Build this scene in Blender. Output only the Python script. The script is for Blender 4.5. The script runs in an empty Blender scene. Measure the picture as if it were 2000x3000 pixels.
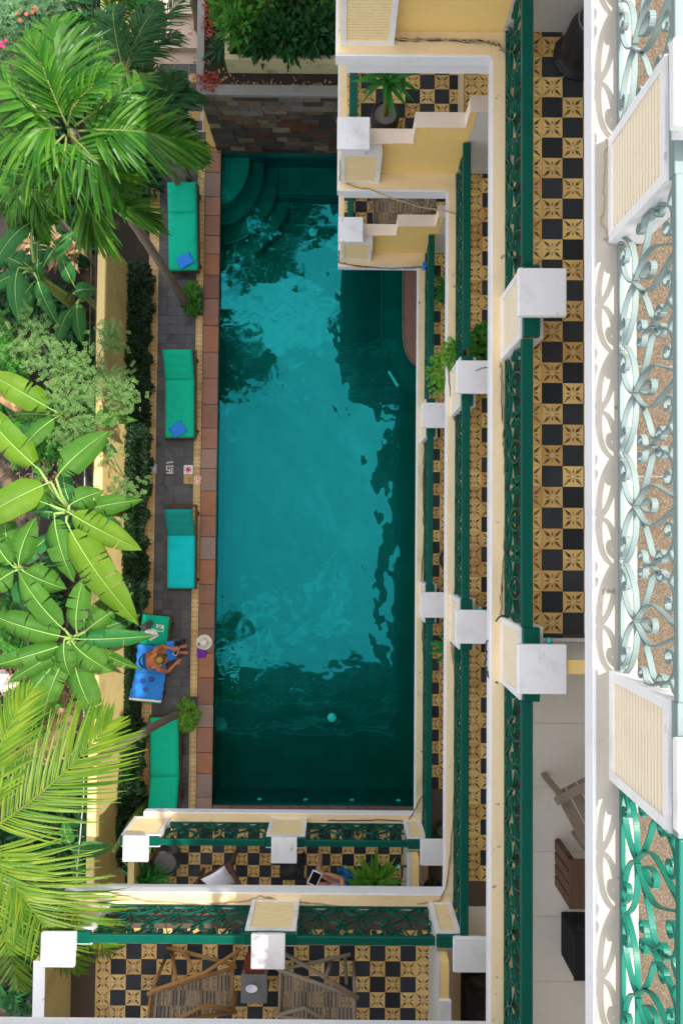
import bpy, bmesh, math, random
from mathutils import Vector, Matrix
random.seed(11)
R = math.radians
scene = bpy.context.scene
col = scene.collection

# ------------------------------------------------------------------ camera, sky, sun, exposure
FPX, CAM_H, TILT, ROLL = 2250.0, 16.15, R(1.85), R(0.5)
cd = bpy.data.cameras.new('camera'); cam = bpy.data.objects.new('camera', cd); col.objects.link(cam)
cd.lens = 27.0; cd.sensor_width = 36.0; cd.clip_start = 0.05; cd.clip_end = 500
cam.location = (0, 0, CAM_H); cam.rotation_euler = (TILT, 0, ROLL)
scene.camera = cam
SUN_TO = Vector((0.48, 0.22, 1.0)).normalized()
w = bpy.data.worlds.new('World'); scene.world = w; w.use_nodes = True
wn = w.node_tree.nodes; wl = w.node_tree.links
sky = wn.new('ShaderNodeTexSky'); sky.sky_type = 'NISHITA'; sky.sun_disc = False
sky.sun_elevation = math.asin(SUN_TO.z); sky.sun_rotation = math.atan2(SUN_TO.x, SUN_TO.y)
sky.air_density = 1.0; sky.dust_density = 3.0; sky.ozone_density = 1.0
bg = wn['Background']; bg.inputs['Strength'].default_value = 0.15
# scattered clouds over the blue
tcw = wn.new('ShaderNodeTexCoord'); nz = wn.new('ShaderNodeTexNoise'); nz.inputs['Scale'].default_value = 5.5; nz.inputs['Detail'].default_value = 7; nz.inputs['Roughness'].default_value = .58
mr = wn.new('ShaderNodeMapRange'); mr.inputs[1].default_value = .57; mr.inputs[2].default_value = .76
hm = wn.new('ShaderNodeMix'); hm.data_type = 'RGBA'; hm.inputs[7].default_value = (10.5, 10.5, 10.5, 1)
wl.new(tcw.outputs['Generated'], nz.inputs['Vector']); wl.new(nz.outputs['Fac'], mr.inputs[0]); wl.new(mr.outputs[0], hm.inputs[0])
hz = wn.new('ShaderNodeMix'); hz.data_type = 'RGBA'; hz.inputs[0].default_value = .40; hz.inputs[7].default_value = (6.0, 5.5, 4.7, 1)   # thin bright haze
wl.new(sky.outputs['Color'], hz.inputs[6]); wl.new(hz.outputs[2], hm.inputs[6]); wl.new(hm.outputs[2], bg.inputs['Color'])
sd = bpy.data.lights.new('sun', 'SUN'); sd.energy = 2.0; sd.angle = R(0.55); sd.color = (1.0, 0.95, 0.87)
sun = bpy.data.objects.new('sun', sd); col.objects.link(sun)
sun.rotation_euler = (-SUN_TO).to_track_quat('-Z', 'Y').to_euler(); sun.location = (20, 8, 40)
scene.view_settings.view_transform = 'Standard'; scene.view_settings.look = 'None'
scene.view_settings.gamma = 1.0; scene.view_settings.exposure = 1.7
scene.render.engine = 'CYCLES'
scene.cycles.max_bounces = 10; scene.cycles.diffuse_bounces = 7; scene.cycles.transparent_max_bounces = 16

# ------------------------------------------------------------------ measuring helpers
def W(x, y, z):
    """pixel of the 2000x3000 photograph and a height -> point of the place"""
    u = (x-1000)/FPX; v = (1500-y)/FPX
    v2 = v*math.cos(TILT)+math.sin(TILT); w2 = v*math.sin(TILT)-math.cos(TILT)
    X = u*math.cos(ROLL)-v2*math.sin(ROLL); Y = u*math.sin(ROLL)+v2*math.cos(ROLL)
    t = (z-CAM_H)/w2
    return Vector((X*t, Y*t, z))
def PX(p):
    X, Y, Z = p[0], p[1], p[2]-CAM_H
    u = X*math.cos(ROLL)+Y*math.sin(ROLL); v = -X*math.sin(ROLL)+Y*math.cos(ROLL)
    v2 = v*math.cos(TILT)+Z*math.sin(TILT); ww = -v*math.sin(TILT)+Z*math.cos(TILT)
    return 1000+FPX*u/-ww, 1500-FPX*v2/-ww
LA, LB, LC, LD = 2.93, 5.86, 8.79, 11.72

# ------------------------------------------------------------------ materials
class NT:
    def __init__(s, name):
        s.m = bpy.data.materials.new(name); s.m.use_nodes = True
        s.t = s.m.node_tree; s.n = s.t.nodes; s.l = s.t.links
        s.b = s.n['Principled BSDF']; s.out = s.n['Material Output']
    def add(s, ty, **kw):
        n = s.n.new(ty)
        for k, v in kw.items():
            if k in n.inputs: n.inputs[k].default_value = v
            else: setattr(n, k, v)
        return n
    def link(s, a, b): s.l.new(a, b)
    def math(s, op, a, b=None, c=None):
        n = s.n.new('ShaderNodeMath'); n.operation = op
        for i, q in enumerate((a, b, c)):
            if q is None: continue
            if isinstance(q, (int, float)): n.inputs[i].default_value = q
            else: s.l.new(q, n.inputs[i])
        return n.outputs[0]
    def mix(s, f, a, b, blend='MIX'):
        n = s.n.new('ShaderNodeMix'); n.data_type = 'RGBA'; n.blend_type = blend
        for sock, q in ((n.inputs[0], f), (n.inputs[6], a), (n.inputs[7], b)):
            if isinstance(q, (int, float)): sock.default_value = q
            elif isinstance(q, tuple): sock.default_value = (*q[:3], 1)
            else: s.l.new(q, sock)
        return n.outputs[2]
    def ramp(s, f, p0, p1):
        n = s.n.new('ShaderNodeMapRange'); n.inputs[1].default_value = p0; n.inputs[2].default_value = p1
        s.l.new(f, n.inputs[0]); return n.outputs[0]
    def noise(s, scale, detail=4, rough=.55, vec=None, stretch=None):
        n = s.add('ShaderNodeTexNoise', Scale=scale, Detail=detail, Roughness=rough)
        if vec is None: vec = s.add('ShaderNodeNewGeometry').outputs['Position']
        if stretch:
            mp = s.add('ShaderNodeMapping'); mp.inputs['Scale'].default_value = stretch
            s.link(vec, mp.inputs[0]); vec = mp.outputs[0]
        s.link(vec, n.inputs['Vector']); return n.outputs['Fac']
    def bump(s, h, strength=.3, dist=.01):
        n = s.add('ShaderNodeBump', Strength=strength, Distance=dist)
        s.link(h, n.inputs['Height']); s.link(n.outputs[0], s.b.inputs['Normal']); return n
MATS = {}
def paint(name, c, dirt=(.25, .2, .14), amt=.35, rough=.6, scale=2.2, spots=.0, stretch=None, randomize=0, grain=0.0):
    t = NT(name)
    f = t.ramp(t.noise(scale, 6, .62, stretch=stretch), .52, .78)
    f = t.math('MULTIPLY', f, amt)
    c2 = t.mix(f, c, dirt)
    if spots:
        f2 = t.ramp(t.noise(9, 3, .5), .69, .74); c2 = t.mix(t.math('MULTIPLY', f2, spots), c2, (.05, .04, .03))
    g = t.ramp(t.noise(scale*9, 3), .3, .7)
    c2 = t.mix(t.math('MULTIPLY', g, .10+grain), c2, tuple(x*.6 for x in c))
    if randomize:
        oi = t.add('ShaderNodeObjectInfo'); hs = t.add('ShaderNodeHueSaturation')
        t.link(t.math('MULTIPLY_ADD', oi.outputs['Random'], randomize, 1-randomize/2), hs.inputs['Value'])
        t.link(c2, hs.inputs['Color']); c2 = hs.outputs[0]
    t.link(c2, t.b.inputs['Base Color']); t.b.inputs['Roughness'].default_value = rough
    t.b.inputs['Specular IOR Level'].default_value = .22
    t.bump(t.noise(60, 3), .12, .004)
    MATS[name] = t.m; return t.m
paint('white', (.71, .70, .70), (.36, .31, .25), .5, spots=.4, scale=3.2)
paint('ledge_top', (.42, .38, .32), (.34, .28, .2), .4, spots=.5)  # ledge paint with its colour darkened to offset direct sun up there
paint('fascia', (.68, .68, .71), (.35, .33, .32), .3)
paint('cream', (.78, .61, .37), (.36, .24, .12), .5, spots=.7, stretch=(1, .25, 1))
paint('cream_x', (.78, .60, .34), (.36, .24, .12), .5, spots=.6, stretch=(.25, 1, 1))
paint('cream_pale', (.80, .72, .58), (.40, .30, .2), .35, spots=.4)
paint('old_cream', (.70, .58, .33), (.10, .09, .06), .75, spots=.9, stretch=(1, .4, 1))
paint('louvre', (.76, .66, .50), (.5, .42, .3), .3)
paint('louvre_y', (.80, .64, .36), (.5, .42, .3), .3)
paint('yellow', (.80, .56, .20), (.42, .30, .10), .35, scale=1.2)
paint('yellow_garden', (.62, .48, .20), (.25, .19, .06), .55, scale=1.6)
paint('wall_top', (.72, .56, .24), (.30, .22, .1), .5)
paint('pinkish', (.78, .64, .52), (.5, .35, .25), .3)
paint('greywall', (.52, .50, .45), (.34, .28, .2), .4, scale=1.1)
paint('inner', (.60, .52, .36), (.4, .32, .2), .4)
paint('green', (.001, .078, .052), (.0, .05, .03), .5, rough=.32, scale=3, spots=.0)
paint('green_sunlit', (.008, .14, .095), (.0, .12, .08), .4, rough=.35)  # same rail green, sunlit brightness put into the colour
paint('aqua', (.185, .240, .230), (.11, .17, .16), .6, rough=.6)  # paler, greyer colour than the rails of the lower floors
paint('black_tile', (.030, .034, .040), (.06, .06, .06), .5, rough=.45, randomize=.7)
paint('beige_tile', (.68, .62, .54), (.50, .44, .37), .5, rough=.5, scale=1.5, randomize=.1)
paint('brown_strip', (.10, .07, .05), (.05, .04, .03), .5)
paint('paver', (.098, .098, .104), (.010, .010, .012), 1.0, rough=.55, scale=3.4, randomize=.28)
paint('paver_wet', (.080, .080, .086), (.012, .012, .014), .95, rough=.4, scale=2.0, randomize=.3)
paint('deck_yellow_plain', (.62, .42, .17), (.2, .1, .05), .5, randomize=.3)
for i, c in enumerate([(.27, .135, .09), (.31, .135, .07), (.25, .17, .14), (.19, .085, .065), (.28, .18, .14)]):
    paint('coping_%d' % i, c, tuple(x*.45 for x in c), .6, rough=.6, scale=5, randomize=.3)
paint('coping_end', (.20, .12, .10), (.06, .05, .05), .6)
for i, c in enumerate([(.075, .062, .052), (.12, .095, .07), (.055, .050, .048), (.10, .048, .028), (.17, .14, .10), (.15, .14, .135)]):
    paint('slate_%d' % i, c, tuple(x*.4 for x in c), .7, rough=.75, scale=7, randomize=.5)
paint('slate_core', (.03, .028, .026), rough=.9)
paint('kerb_grey', (.22, .21, .20), (.08, .08, .07), .7)
paint('planter_lime', (.46, .42, .24), (.10, .09, .06), .85, scale=3)
paint('soil', (.040, .030, .022), (.12, .085, .05), .6, rough=.95, scale=5, grain=.3)
paint('earth', (.34, .22, .13), (.10, .07, .04), .75, rough=.95, scale=2.4, grain=.35)
def garden_soil():
    t = NT('garden_soil')
    f = t.ramp(t.noise(.9, 5, .6), .50, .64)
    c = t.mix(f, (.022, .018, .013), (.20, .13, .075))
    c = t.mix(t.math('MULTIPLY', t.ramp(t.noise(14, 4), .4, .7), .5), c, (.03, .022, .016))
    t.link(c, t.b.inputs['Base Color']); t.b.inputs['Roughness'].default_value = .95
    t.bump(t.noise(18, 5), .6, .03); MATS['garden_soil'] = t.m
garden_soil()
paint('dry_leaf', (.36, .22, .10), (.16, .09, .04), .6, rough=.8)
paint('path_stone', (.62, .50, .42), (.3, .24, .2), .5)
paint('mini_tile', (.50, .33, .10), (.22, .14, .05), .5)
paint('cushion_green', (.002, .44, .27), (.01, .2, .1), .4, rough=.85, scale=3)
paint('cushion_teal', (.002, .52, .57), (.01, .26, .24), .4, rough=.85, scale=3)
paint('cushion_teal_dark', (.006, .28, .27), (.01, .17, .14), .4, rough=.85, scale=3)
paint('towel', (.03, .22, .72), (.03, .14, .5), .5, rough=.95, scale=5)
paint('towel_wet', (.012, .07, .33), rough=.9)
paint('wood_dark', (.10, .052, .03), (.04, .02, .012), .7, rough=.6, scale=6)
paint('wood_grey', (.22, .175, .13), (.09, .07, .05), .7, rough=.75, scale=7)
paint('bamboo', (.25, .195, .14), (.12, .075, .04), .7, rough=.6, scale=7, randomize=.5)
paint('bamboo_warm', (.30, .155, .05), (.2, .1, .03), .6, rough=.55, scale=7)
paint('table_grey', (.17, .17, .17), (.08, .07, .06), .6, rough=.7, scale=6)
paint('red_wood', (.22, .05, .03), (.1, .03, .02), .5)
paint('pot_dark', (.045, .043, .045), (.09, .09, .09), .5, rough=.6)
paint('pot_black', (.018, .018, .02), (.05, .05, .05), .4, rough=.4)
paint('wicker', (.012, .012, .014), rough=.7)
paint('cloth_white', (.78, .77, .82), (.6, .6, .66), .3, rough=.9)
paint('cloth_grey', (.07, .075, .08), rough=.9)
paint('purple', (.16, .03, .36), (.1, .02, .25), .4, rough=.9)
paint('hat', (.72, .68, .60), (.5, .46, .4), .3, rough=.9, scale=12)
paint('hat_band', (.02, .02, .03), rough=.8)
paint('magazine_pink', (.62, .06, .12), rough=.4)
paint('magazine_white', (.75, .74, .74), rough=.4)
paint('ink', (.02, .02, .03), rough=.5)
paint('skin', (.50, .17, .07), (.42, .12, .05), .5, rough=.5, scale=5)
paint('skin_pale', (.52, .26, .17), (.45, .2, .12), .5, rough=.5, scale=5)
paint('hair', (.16, .10, .03), (.05, .025, .01), .8, rough=.6, scale=14)
paint('hair_blond', (.36, .27, .06), (.15, .09, .02), .7, rough=.6, scale=14)
paint('hair_brown', (.05, .03, .02), rough=.6)
paint('blue_cloth', (.015, .16, .36), (.01, .08, .2), .6, rough=.9, scale=6)
paint('lilac', (.55, .50, .75), (.2, .15, .6), .6, rough=.8, scale=9)
paint('cable', (.05, .045, .04), rough=.6)
paint('cable_tan', (.38, .28, .16), rough=.7)
paint('metal', (.45, .45, .46), rough=.35)
paint('screen', (.010, .010, .012), rough=.12)
paint('teal_glass', (.05, .45, .42), rough=.2)
paint('lamp_lens', (.80, .90, .85), rough=.3)
paint('bark', (.20, .165, .135), (.08, .06, .05), .7, rough=.9, scale=6, stretch=(1, 1, 6))
paint('stem', (.16, .20, .05), (.08, .06, .02), .6)
paint('flower', (.75, .06, .18), rough=.6)
paint('flower_coral', (.70, .17, .10), rough=.6)
paint('red_plant', (.30, .05, .03), (.16, .03, .02), .6)

def leaf_mat(name, c1, c2, trans=.35, rough=.45, vein=0, spec=.18):
    t = NT(name)
    g = t.add('ShaderNodeNewGeometry')
    f = g.outputs['Random Per Island']
    c = t.mix(f, c1, c2)
    n = t.ramp(t.noise(3.0, 4), .35, .7)
    c = t.mix(t.math('MULTIPLY', n, .45), c, tuple(x*.55 for x in c1))
    br = t.ramp(t.noise(6.5, 4, .6), .66, .74); c = t.mix(t.math('MULTIPLY', br, .6), c, (.20, .15, .04))
    if vein:
        uv = t.add('ShaderNodeUVMap'); mp = t.add('ShaderNodeMapping'); t.link(uv.outputs[0], mp.inputs[0])
        wv = t.add('ShaderNodeTexWave', Scale=vein, Distortion=1.2, Detail=2)
        wv.bands_direction = 'X'; t.link(mp.outputs[0], wv.inputs['Vector'])
        c = t.mix(t.math('MULTIPLY', wv.outputs['Fac'], .42), c, tuple(min(1, x*1.5) for x in c2))
        t.bump(wv.outputs['Fac'], .45, .012)
    t.link(c, t.b.inputs['Base Color']); t.b.inputs['Roughness'].default_value = rough
    t.b.inputs['Specular IOR Level'].default_value = spec
    tr = t.add('ShaderNodeBsdfTranslucent'); c3 = t.mix(.45, c, (.20, .42, .04), 'MIX'); t.link(c3, tr.inputs['Color'])
    mx = t.add('ShaderNodeMixShader'); mx.inputs[0].default_value = trans
    t.link(t.b.outputs[0], mx.inputs[1]); t.link(tr.outputs[0], mx.inputs[2]); t.link(mx.outputs[0], t.out.inputs[0])
    MATS[name] = t.m
leaf_mat('palm_leaf', (.010, .085, .006), (.075, .20, .014), .18, rough=.36)
leaf_mat('palm_yellow', (.05, .14, .008), (.17, .24, .014), .20, rough=.42)
leaf_mat('palm_dark', (.012, .075, .022), (.03, .12, .03), .25, rough=.4)
leaf_mat('banana', (.024, .105, .010), (.060, .165, .018), .18, vein=30, rough=.36)
leaf_mat('banana_light', (.062, .165, .008), (.115, .21, .014), .20, vein=30, rough=.38)
leaf_mat('banana_dark', (.018, .12, .028), (.03, .15, .035), .25, vein=26, rough=.35)
leaf_mat('moringa', (.06, .15, .035), (.17, .29, .08), .25)
leaf_mat('mimosa', (.10, .27, .10), (.25, .42, .20), .3)
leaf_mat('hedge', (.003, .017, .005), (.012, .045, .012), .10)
leaf_mat('bush', (.02, .13, .012), (.08, .28, .03), .3)
leaf_mat('bright_bush', (.08, .28, .02), (.20, .42, .05), .35)
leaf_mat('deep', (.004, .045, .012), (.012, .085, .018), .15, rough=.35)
leaf_mat('fern', (.02, .17, .03), (.05, .28, .05), .3)
paint('midrib', (.26, .40, .11), (.2, .3, .1), .4)
leaf_mat('litter', (.20, .11, .05), (.48, .32, .16), .1)
leaf_mat('dry_strand', (.30, .20, .09), (.55, .42, .22), .1)

def star_mat(name, base, ink, axis=True):
    t = NT(name)
    tc = t.add('ShaderNodeTexCoord'); sp = t.add('ShaderNodeSeparateXYZ'); t.link(tc.outputs['Object'], sp.inputs[0])
    x = t.math('ABSOLUTE', t.math('MULTIPLY', sp.outputs[0], 5.0)); y = t.math('ABSOLUTE', t.math('MULTIPLY', sp.outputs[1], 5.0))
    a = t.math('MULTIPLY', t.math('ADD', x, y), .7071); b = t.math('MULTIPLY', t.math('ABSOLUTE', t.math('SUBTRACT', x, y)), .7071)
    # long diagonal kite rays
    up = t.math('MULTIPLY', t.math('SUBTRACT', a, .165), .70); dn = t.math('MULTIPLY', t.math('SUBTRACT', .64, a), .235)
    d1 = t.math('LESS_THAN', b, t.math('MINIMUM', up, dn))
    m = t.math('MAXIMUM', x, y); n = t.math('MINIMUM', x, y)
    d2 = t.math('MULTIPLY', t.math('LESS_THAN', n, t.math('MULTIPLY', t.math('SUBTRACT', .37, m), .27)), t.math('GREATER_THAN', m, .185))
    rr = t.math('SQRT', t.math('ADD', t.math('MULTIPLY', x, x), t.math('MULTIPLY', y, y)))
    ring = t.math('MULTIPLY', t.math('GREATER_THAN', rr, .135), t.math('LESS_THAN', rr, .165))
    f = t.math('MAXIMUM', t.math('MAXIMUM', d1, d2), t.math('MULTIPLY', ring, .55))
    wear = t.ramp(t.noise(16, 4), .34, .55)
    f = t.math('MULTIPLY', f, t.math('MULTIPLY_ADD', wear, .5, .5))
    oi = t.add('ShaderNodeObjectInfo')
    c = t.mix(oi.outputs['Random'], base, (base[0]*.68, base[1]*.56, base[2]*.45))
    c = t.mix(t.math('MULTIPLY', t.ramp(t.noise(3.1, 5), .5, .75), .55), c, (.36, .17, .05))
    disc = t.math('LESS_THAN', rr, .135)
    c = t.mix(t.math('MULTIPLY', disc, .5), c, (.60, .45, .22))
    c = t.mix(f, c, ink)
    t.link(c, t.b.inputs['Base Color']); t.b.inputs['Roughness'].default_value = .5
    MATS[name] = t.m
star_mat('star_tile', (.80, .55, .20), (.065, .038, .016))
star_mat('deck_tile', (.66, .48, .20), (.30, .17, .05))

def terrazzo():
    t = NT('terrazzo')
    v = t.add('ShaderNodeTexVoronoi', Scale=190.0); t.link(t.add('ShaderNodeNewGeometry').outputs['Position'], v.inputs['Vector'])
    hs = t.add('ShaderNodeSeparateColor'); t.link(v.outputs['Color'], hs.inputs[0])
    c = t.mix(hs.outputs[0], (.070, .052, .036), (.135, .102, .070))
    c = t.mix(t.math('MULTIPLY', t.math('GREATER_THAN', hs.outputs[1], .86), .8), c, (.19, .155, .115))
    t.link(c, t.b.inputs['Base Color']); t.b.inputs['Roughness'].default_value = .85; t.b.inputs['Specular IOR Level'].default_value = .08
    MATS['terrazzo'] = t.m
terrazzo()
def mosaic(name, c1, c2, grout):
    t = NT(name)
    br = t.add('ShaderNodeTexBrick', Scale=1.0); br.offset = 0; br.squash = 1
    br.inputs['Brick Width'].default_value = .034; br.inputs['Row Height'].default_value = .034; br.inputs['Mortar Size'].default_value = .0032
    br.inputs['Color1'].default_value = (*c1, 1); br.inputs['Color2'].default_value = (*c2, 1); br.inputs['Mortar'].default_value = (*grout, 1)
    g = t.add('ShaderNodeNewGeometry'); t.link(g.outputs['Position'], br.inputs['Vector'])
    b2_ = t.add('ShaderNodeTexBrick', Scale=1.0); b2_.offset = 0; b2_.inputs['Brick Width'].default_value = .31; b2_.inputs['Row Height'].default_value = .31; b2_.inputs['Mortar Size'].default_value = .006
    b2_.inputs['Color1'].default_value = (1, 1, 1, 1); b2_.inputs['Color2'].default_value = (.62, .66, .66, 1); b2_.inputs['Mortar'].default_value = (.55, .6, .6, 1); t.link(g.outputs['Position'], b2_.inputs['Vector'])
    c = t.mix(1.0, br.outputs['Color'], b2_.outputs['Color'], 'MULTIPLY')
    c = t.mix(t.math('MULTIPLY', t.ramp(t.noise(1.3, 3), .35, .7), .35), c, tuple(x*.55 for x in c1))
    t.link(c, t.b.inputs['Base Color']); t.b.inputs['Roughness'].default_value = .3
    MATS[name] = t.m
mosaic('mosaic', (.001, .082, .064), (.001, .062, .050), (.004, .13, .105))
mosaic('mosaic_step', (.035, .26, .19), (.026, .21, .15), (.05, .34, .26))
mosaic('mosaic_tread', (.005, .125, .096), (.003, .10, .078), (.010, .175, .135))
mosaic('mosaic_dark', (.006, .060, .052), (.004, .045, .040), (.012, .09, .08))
def water():
    t = NT('water')
    t.n.remove(t.b)
    tp = t.add('ShaderNodeBsdfTransparent'); tp.inputs[0].default_value = (.20, .92, .90, 1)
    gl = t.add('ShaderNodeBsdfGlossy'); gl.inputs['Roughness'].default_value = .0; gl.inputs['Color'].default_value = (.02, .45, .49, 1)
    h1 = t.noise(.95, 1.0, .4); h2 = t.noise(3.2, 1.0, .4)
    h3 = t.noise(9.0, 2.0, .5); msk = t.ramp(t.noise(.8, 1, .4), .50, .66)
    h = t.math('MULTIPLY_ADD', h2, .22, h1); h = t.math('MULTIPLY_ADD', t.math('MULTIPLY', h3, msk), .10, h)
    pos = t.add('ShaderNodeNewGeometry').outputs['Position']
    for (rx, ry, k, rad) in ((735, 965, 19.0, .62), (695, 1260, 17.0, .75), (720, 1850, 21.0, .5)):
        cpt = W(rx, ry, -.1); vd = t.add('ShaderNodeVectorMath', operation='DISTANCE'); t.link(pos, vd.inputs[0]); vd.inputs[1].default_value = cpt
        dd = t.math('ADD', vd.outputs['Value'], t.math('MULTIPLY', h2, .25))
        fall = t.math('MAXIMUM', t.math('SUBTRACT', 1.0, t.math('DIVIDE', dd, rad)), 0.0)
        h = t.math('ADD', h, t.math('MULTIPLY', t.math('MULTIPLY', t.math('SINE', t.math('MULTIPLY', dd, k)), fall), .075))
    bp = t.add('ShaderNodeBump', Strength=1.0, Distance=.030); t.link(h, bp.inputs['Height']); t.link(bp.outputs[0], gl.inputs['Normal'])
    mx = t.add('ShaderNodeMixShader'); mx.inputs[0].default_value = .15
    t.link(tp.outputs[0], mx.inputs[1]); t.link(gl.outputs[0], mx.inputs[2]); t.link(mx.outputs[0], t.out.inputs[0])
    MATS['water'] = t.m
water()

# ------------------------------------------------------------------ mesh helpers
class MB:
    def __init__(s): s.v = []; s.f = []; s.uv = None
    def box(s, x0, y0, z0, x1, y1, z1):
        x0, x1 = sorted((x0, x1)); y0, y1 = sorted((y0, y1)); z0, z1 = sorted((z0, z1))
        i = len(s.v)
        s.v += [(x, y, z) for z in (z0, z1) for y in (y0, y1) for x in (x0, x1)]
        s.f += [(i, i+2, i+3, i+1), (i+4, i+5, i+7, i+6), (i, i+1, i+5, i+4), (i+2, i+6, i+7, i+3), (i, i+4, i+6, i+2), (i+1, i+3, i+7, i+5)]
        return s
    def beam(s, p, q, wdt, hgt, up=Vector((0, 0, 1))):
        p = Vector(p); q = Vector(q); d = (q-p).normalized()
        if abs(d.dot(up)) > .98: up = Vector((0, 1, 0))
        a = d.cross(up).normalized()*wdt/2; b = a.cross(d).normalized()*hgt/2
        i = len(s.v)
        for c in (p, q): s.v += [tuple(c-a-b), tuple(c+a-b), tuple(c+a+b), tuple(c-a+b)]
        s.f += [(i, i+1, i+2, i+3), (i+7, i+6, i+5, i+4)] + [(i+k, i+4+k, i+4+(k+1) % 4, i+(k+1) % 4) for k in range(4)]
        return s
    def tube(s, pts, rad, n=8, cap=True):
        pts = [Vector(p) for p in pts]; m = len(pts)
        if not isinstance(rad, (list, tuple)): rad = [rad]*m
        base = len(s.v); ref = Vector((.31, .17, .93))
        for k, p in enumerate(pts):
            d = (pts[min(k+1, m-1)]-pts[max(k-1, 0)]).normalized()
            a = d.cross(ref)
            if a.length < .05: a = d.cross(Vector((1, 0, 0)))
            a.normalize(); b = d.cross(a)
            for j in range(n):
                th = 2*math.pi*j/n; s.v.append(tuple(p+(a*math.cos(th)+b*math.sin(th))*rad[k]))
        for k in range(m-1):
            for j in range(n):
                s.f.append((base+k*n+j, base+k*n+(j+1) % n, base+(k+1)*n+(j+1) % n, base+(k+1)*n+j))
        if cap:
            s.f.append(tuple(base+j for j in range(n))[::-1]); s.f.append(tuple(base+(m-1)*n+j for j in range(n)))
        return s
    def lathe(s, c, prof, n=24):
        base = len(s.v); c = Vector(c)
        for r, z in prof:
            for j in range(n):
                th = 2*math.pi*j/n; s.v.append((c.x+r*math.cos(th), c.y+r*math.sin(th), c.z+z))
        for k in range(len(prof)-1):
            for j in range(n):
                s.f.append((base+k*n+j, base+k*n+(j+1) % n, base+(k+1)*n+(j+1) % n, base+(k+1)*n+j))
        return s
    def prism(s, poly, z0, z1):
        n = len(poly); i = len(s.v)
        ar = sum(poly[k][0]*poly[(k+1) % n][1]-poly[(k+1) % n][0]*poly[k][1] for k in range(n))
        if ar < 0: poly = poly[::-1]
        s.v += [(p[0], p[1], z0) for p in poly]+[(p[0], p[1], z1) for p in poly]
        s.f += [tuple(range(i+n-1, i-1, -1)), tuple(range(i+n, i+2*n))]
        s.f += [(i+k, i+(k+1) % n, i+n+(k+1) % n, i+n+k) for k in range(n)]
        return s
    def quad(s, a, b, c, d):
        i = len(s.v); s.v += [tuple(a), tuple(b), tuple(c), tuple(d)]; s.f.append((i, i+1, i+2, i+3)); return s
    def mesh(s, name, mat, smooth=False):
        me = bpy.data.meshes.new(name); me.from_pydata([tuple(v) for v in s.v], [], s.f); me.update()
        if s.uv:
            ul = me.uv_layers.new(name='UVMap')
            for lp in me.loops: ul.data[lp.index].uv = s.uv[lp.vertex_index]
        if smooth: me.polygons.foreach_set('use_smooth', [True]*len(me.polygons))
        me.materials.append(MATS[mat]); return me
    def build(s, name, mat, parent=None, smooth=False, bevel=0, world=True):
        return link(name, s.mesh(name, mat, smooth), parent, bevel, world)
INV = {}
def link(name, me, parent=None, bevel=0, world=True):
    o = bpy.data.objects.new(name, me); col.objects.link(o)
    if parent is not None:
        o.parent = parent
        if world and parent.name in INV: o.matrix_parent_inverse = INV[parent.name]
    if bevel:
        b = o.modifiers.new('bevel', 'BEVEL'); b.width = bevel; b.segments = 2; b.limit_method = 'ANGLE'
    return o
def tag(o, label=None, cat=None, group=None, kind=None):
    if label: o['label'] = label
    if cat: o['category'] = cat
    if group: o['group'] = group
    if kind: o['kind'] = kind
    return o
def thing(name, label, cat, loc=(0, 0, 0), rotz=0, group=None):
    o = bpy.data.objects.new(name, None); col.objects.link(o)
    o.location = loc; o.rotation_euler = (0, 0, rotz); o.empty_display_size = .1
    INV[o.name] = (Matrix.Translation(Vector(loc)) @ Matrix.Rotation(rotz, 4, 'Z')).inverted()
    return tag(o, label, cat, group)
def bez(p0, p1, p2, n):
    return [p0*(1-t)**2+p1*2*t*(1-t)+p2*t*t for t in [k/n for k in range(n+1)]]
def rnd(a, b): return random.uniform(a, b)

# ------------------------------------------------------------------ the ground, the deck and the pool
PL, PR, PT, PB = -2.645, 2.35, 8.17, -5.60      # pool outline
WATER_Z, FLOOR_Z = -0.10, -1.12
m = MB()
G = 90
for a, b, c, d in ((-G, -G, PL-.02, G), (PR+.02, -G, G, G), (PL-.02, PT+.02, PR+.02, G), (PL-.02, -G, PR+.02, PB-.02)):
    m.quad((a, b, 0), (c, b, 0), (c, d, 0), (a, d, 0))
g = m.build('garden_ground', 'garden_soil'); tag(g, kind='structure')
# pool shell
m = MB(); m.quad((PL, PB, FLOOR_Z), (PR, PB, FLOOR_Z), (PR, PT, FLOOR_Z), (PL, PT, FLOOR_Z))
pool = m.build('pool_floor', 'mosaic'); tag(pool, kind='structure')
m = MB()
m.box(PL-.02, PB-.02, FLOOR_Z-.1, PL, PT+.02, .0).box(PR, PB-.02, FLOOR_Z-.1, PR+.02, PT+.02, .0)
m.box(PL, PT, FLOOR_Z-.1, PR, PT+.02, .0).box(PL, PB-.02, FLOOR_Z-.1, PR, PB, .0)
o = m.build('pool_wall', 'mosaic_dark'); tag(o, kind='structure')
def round_corner(wd, ht, n=18):
    b = ht*.80
    pts = [(PL, PT), (PL+wd, PT), (PL+wd, PT-ht+b)]
    for k in range(1, n+1):
        th = math.pi/2*.90*k/n; pts.append((PL+wd*(math.cos(th)-.156*k/n), PT-ht+b-b*math.sin(th)/math.sin(math.pi/2*.9)))
    pts[-1] = (PL, PT-ht); return pts
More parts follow.
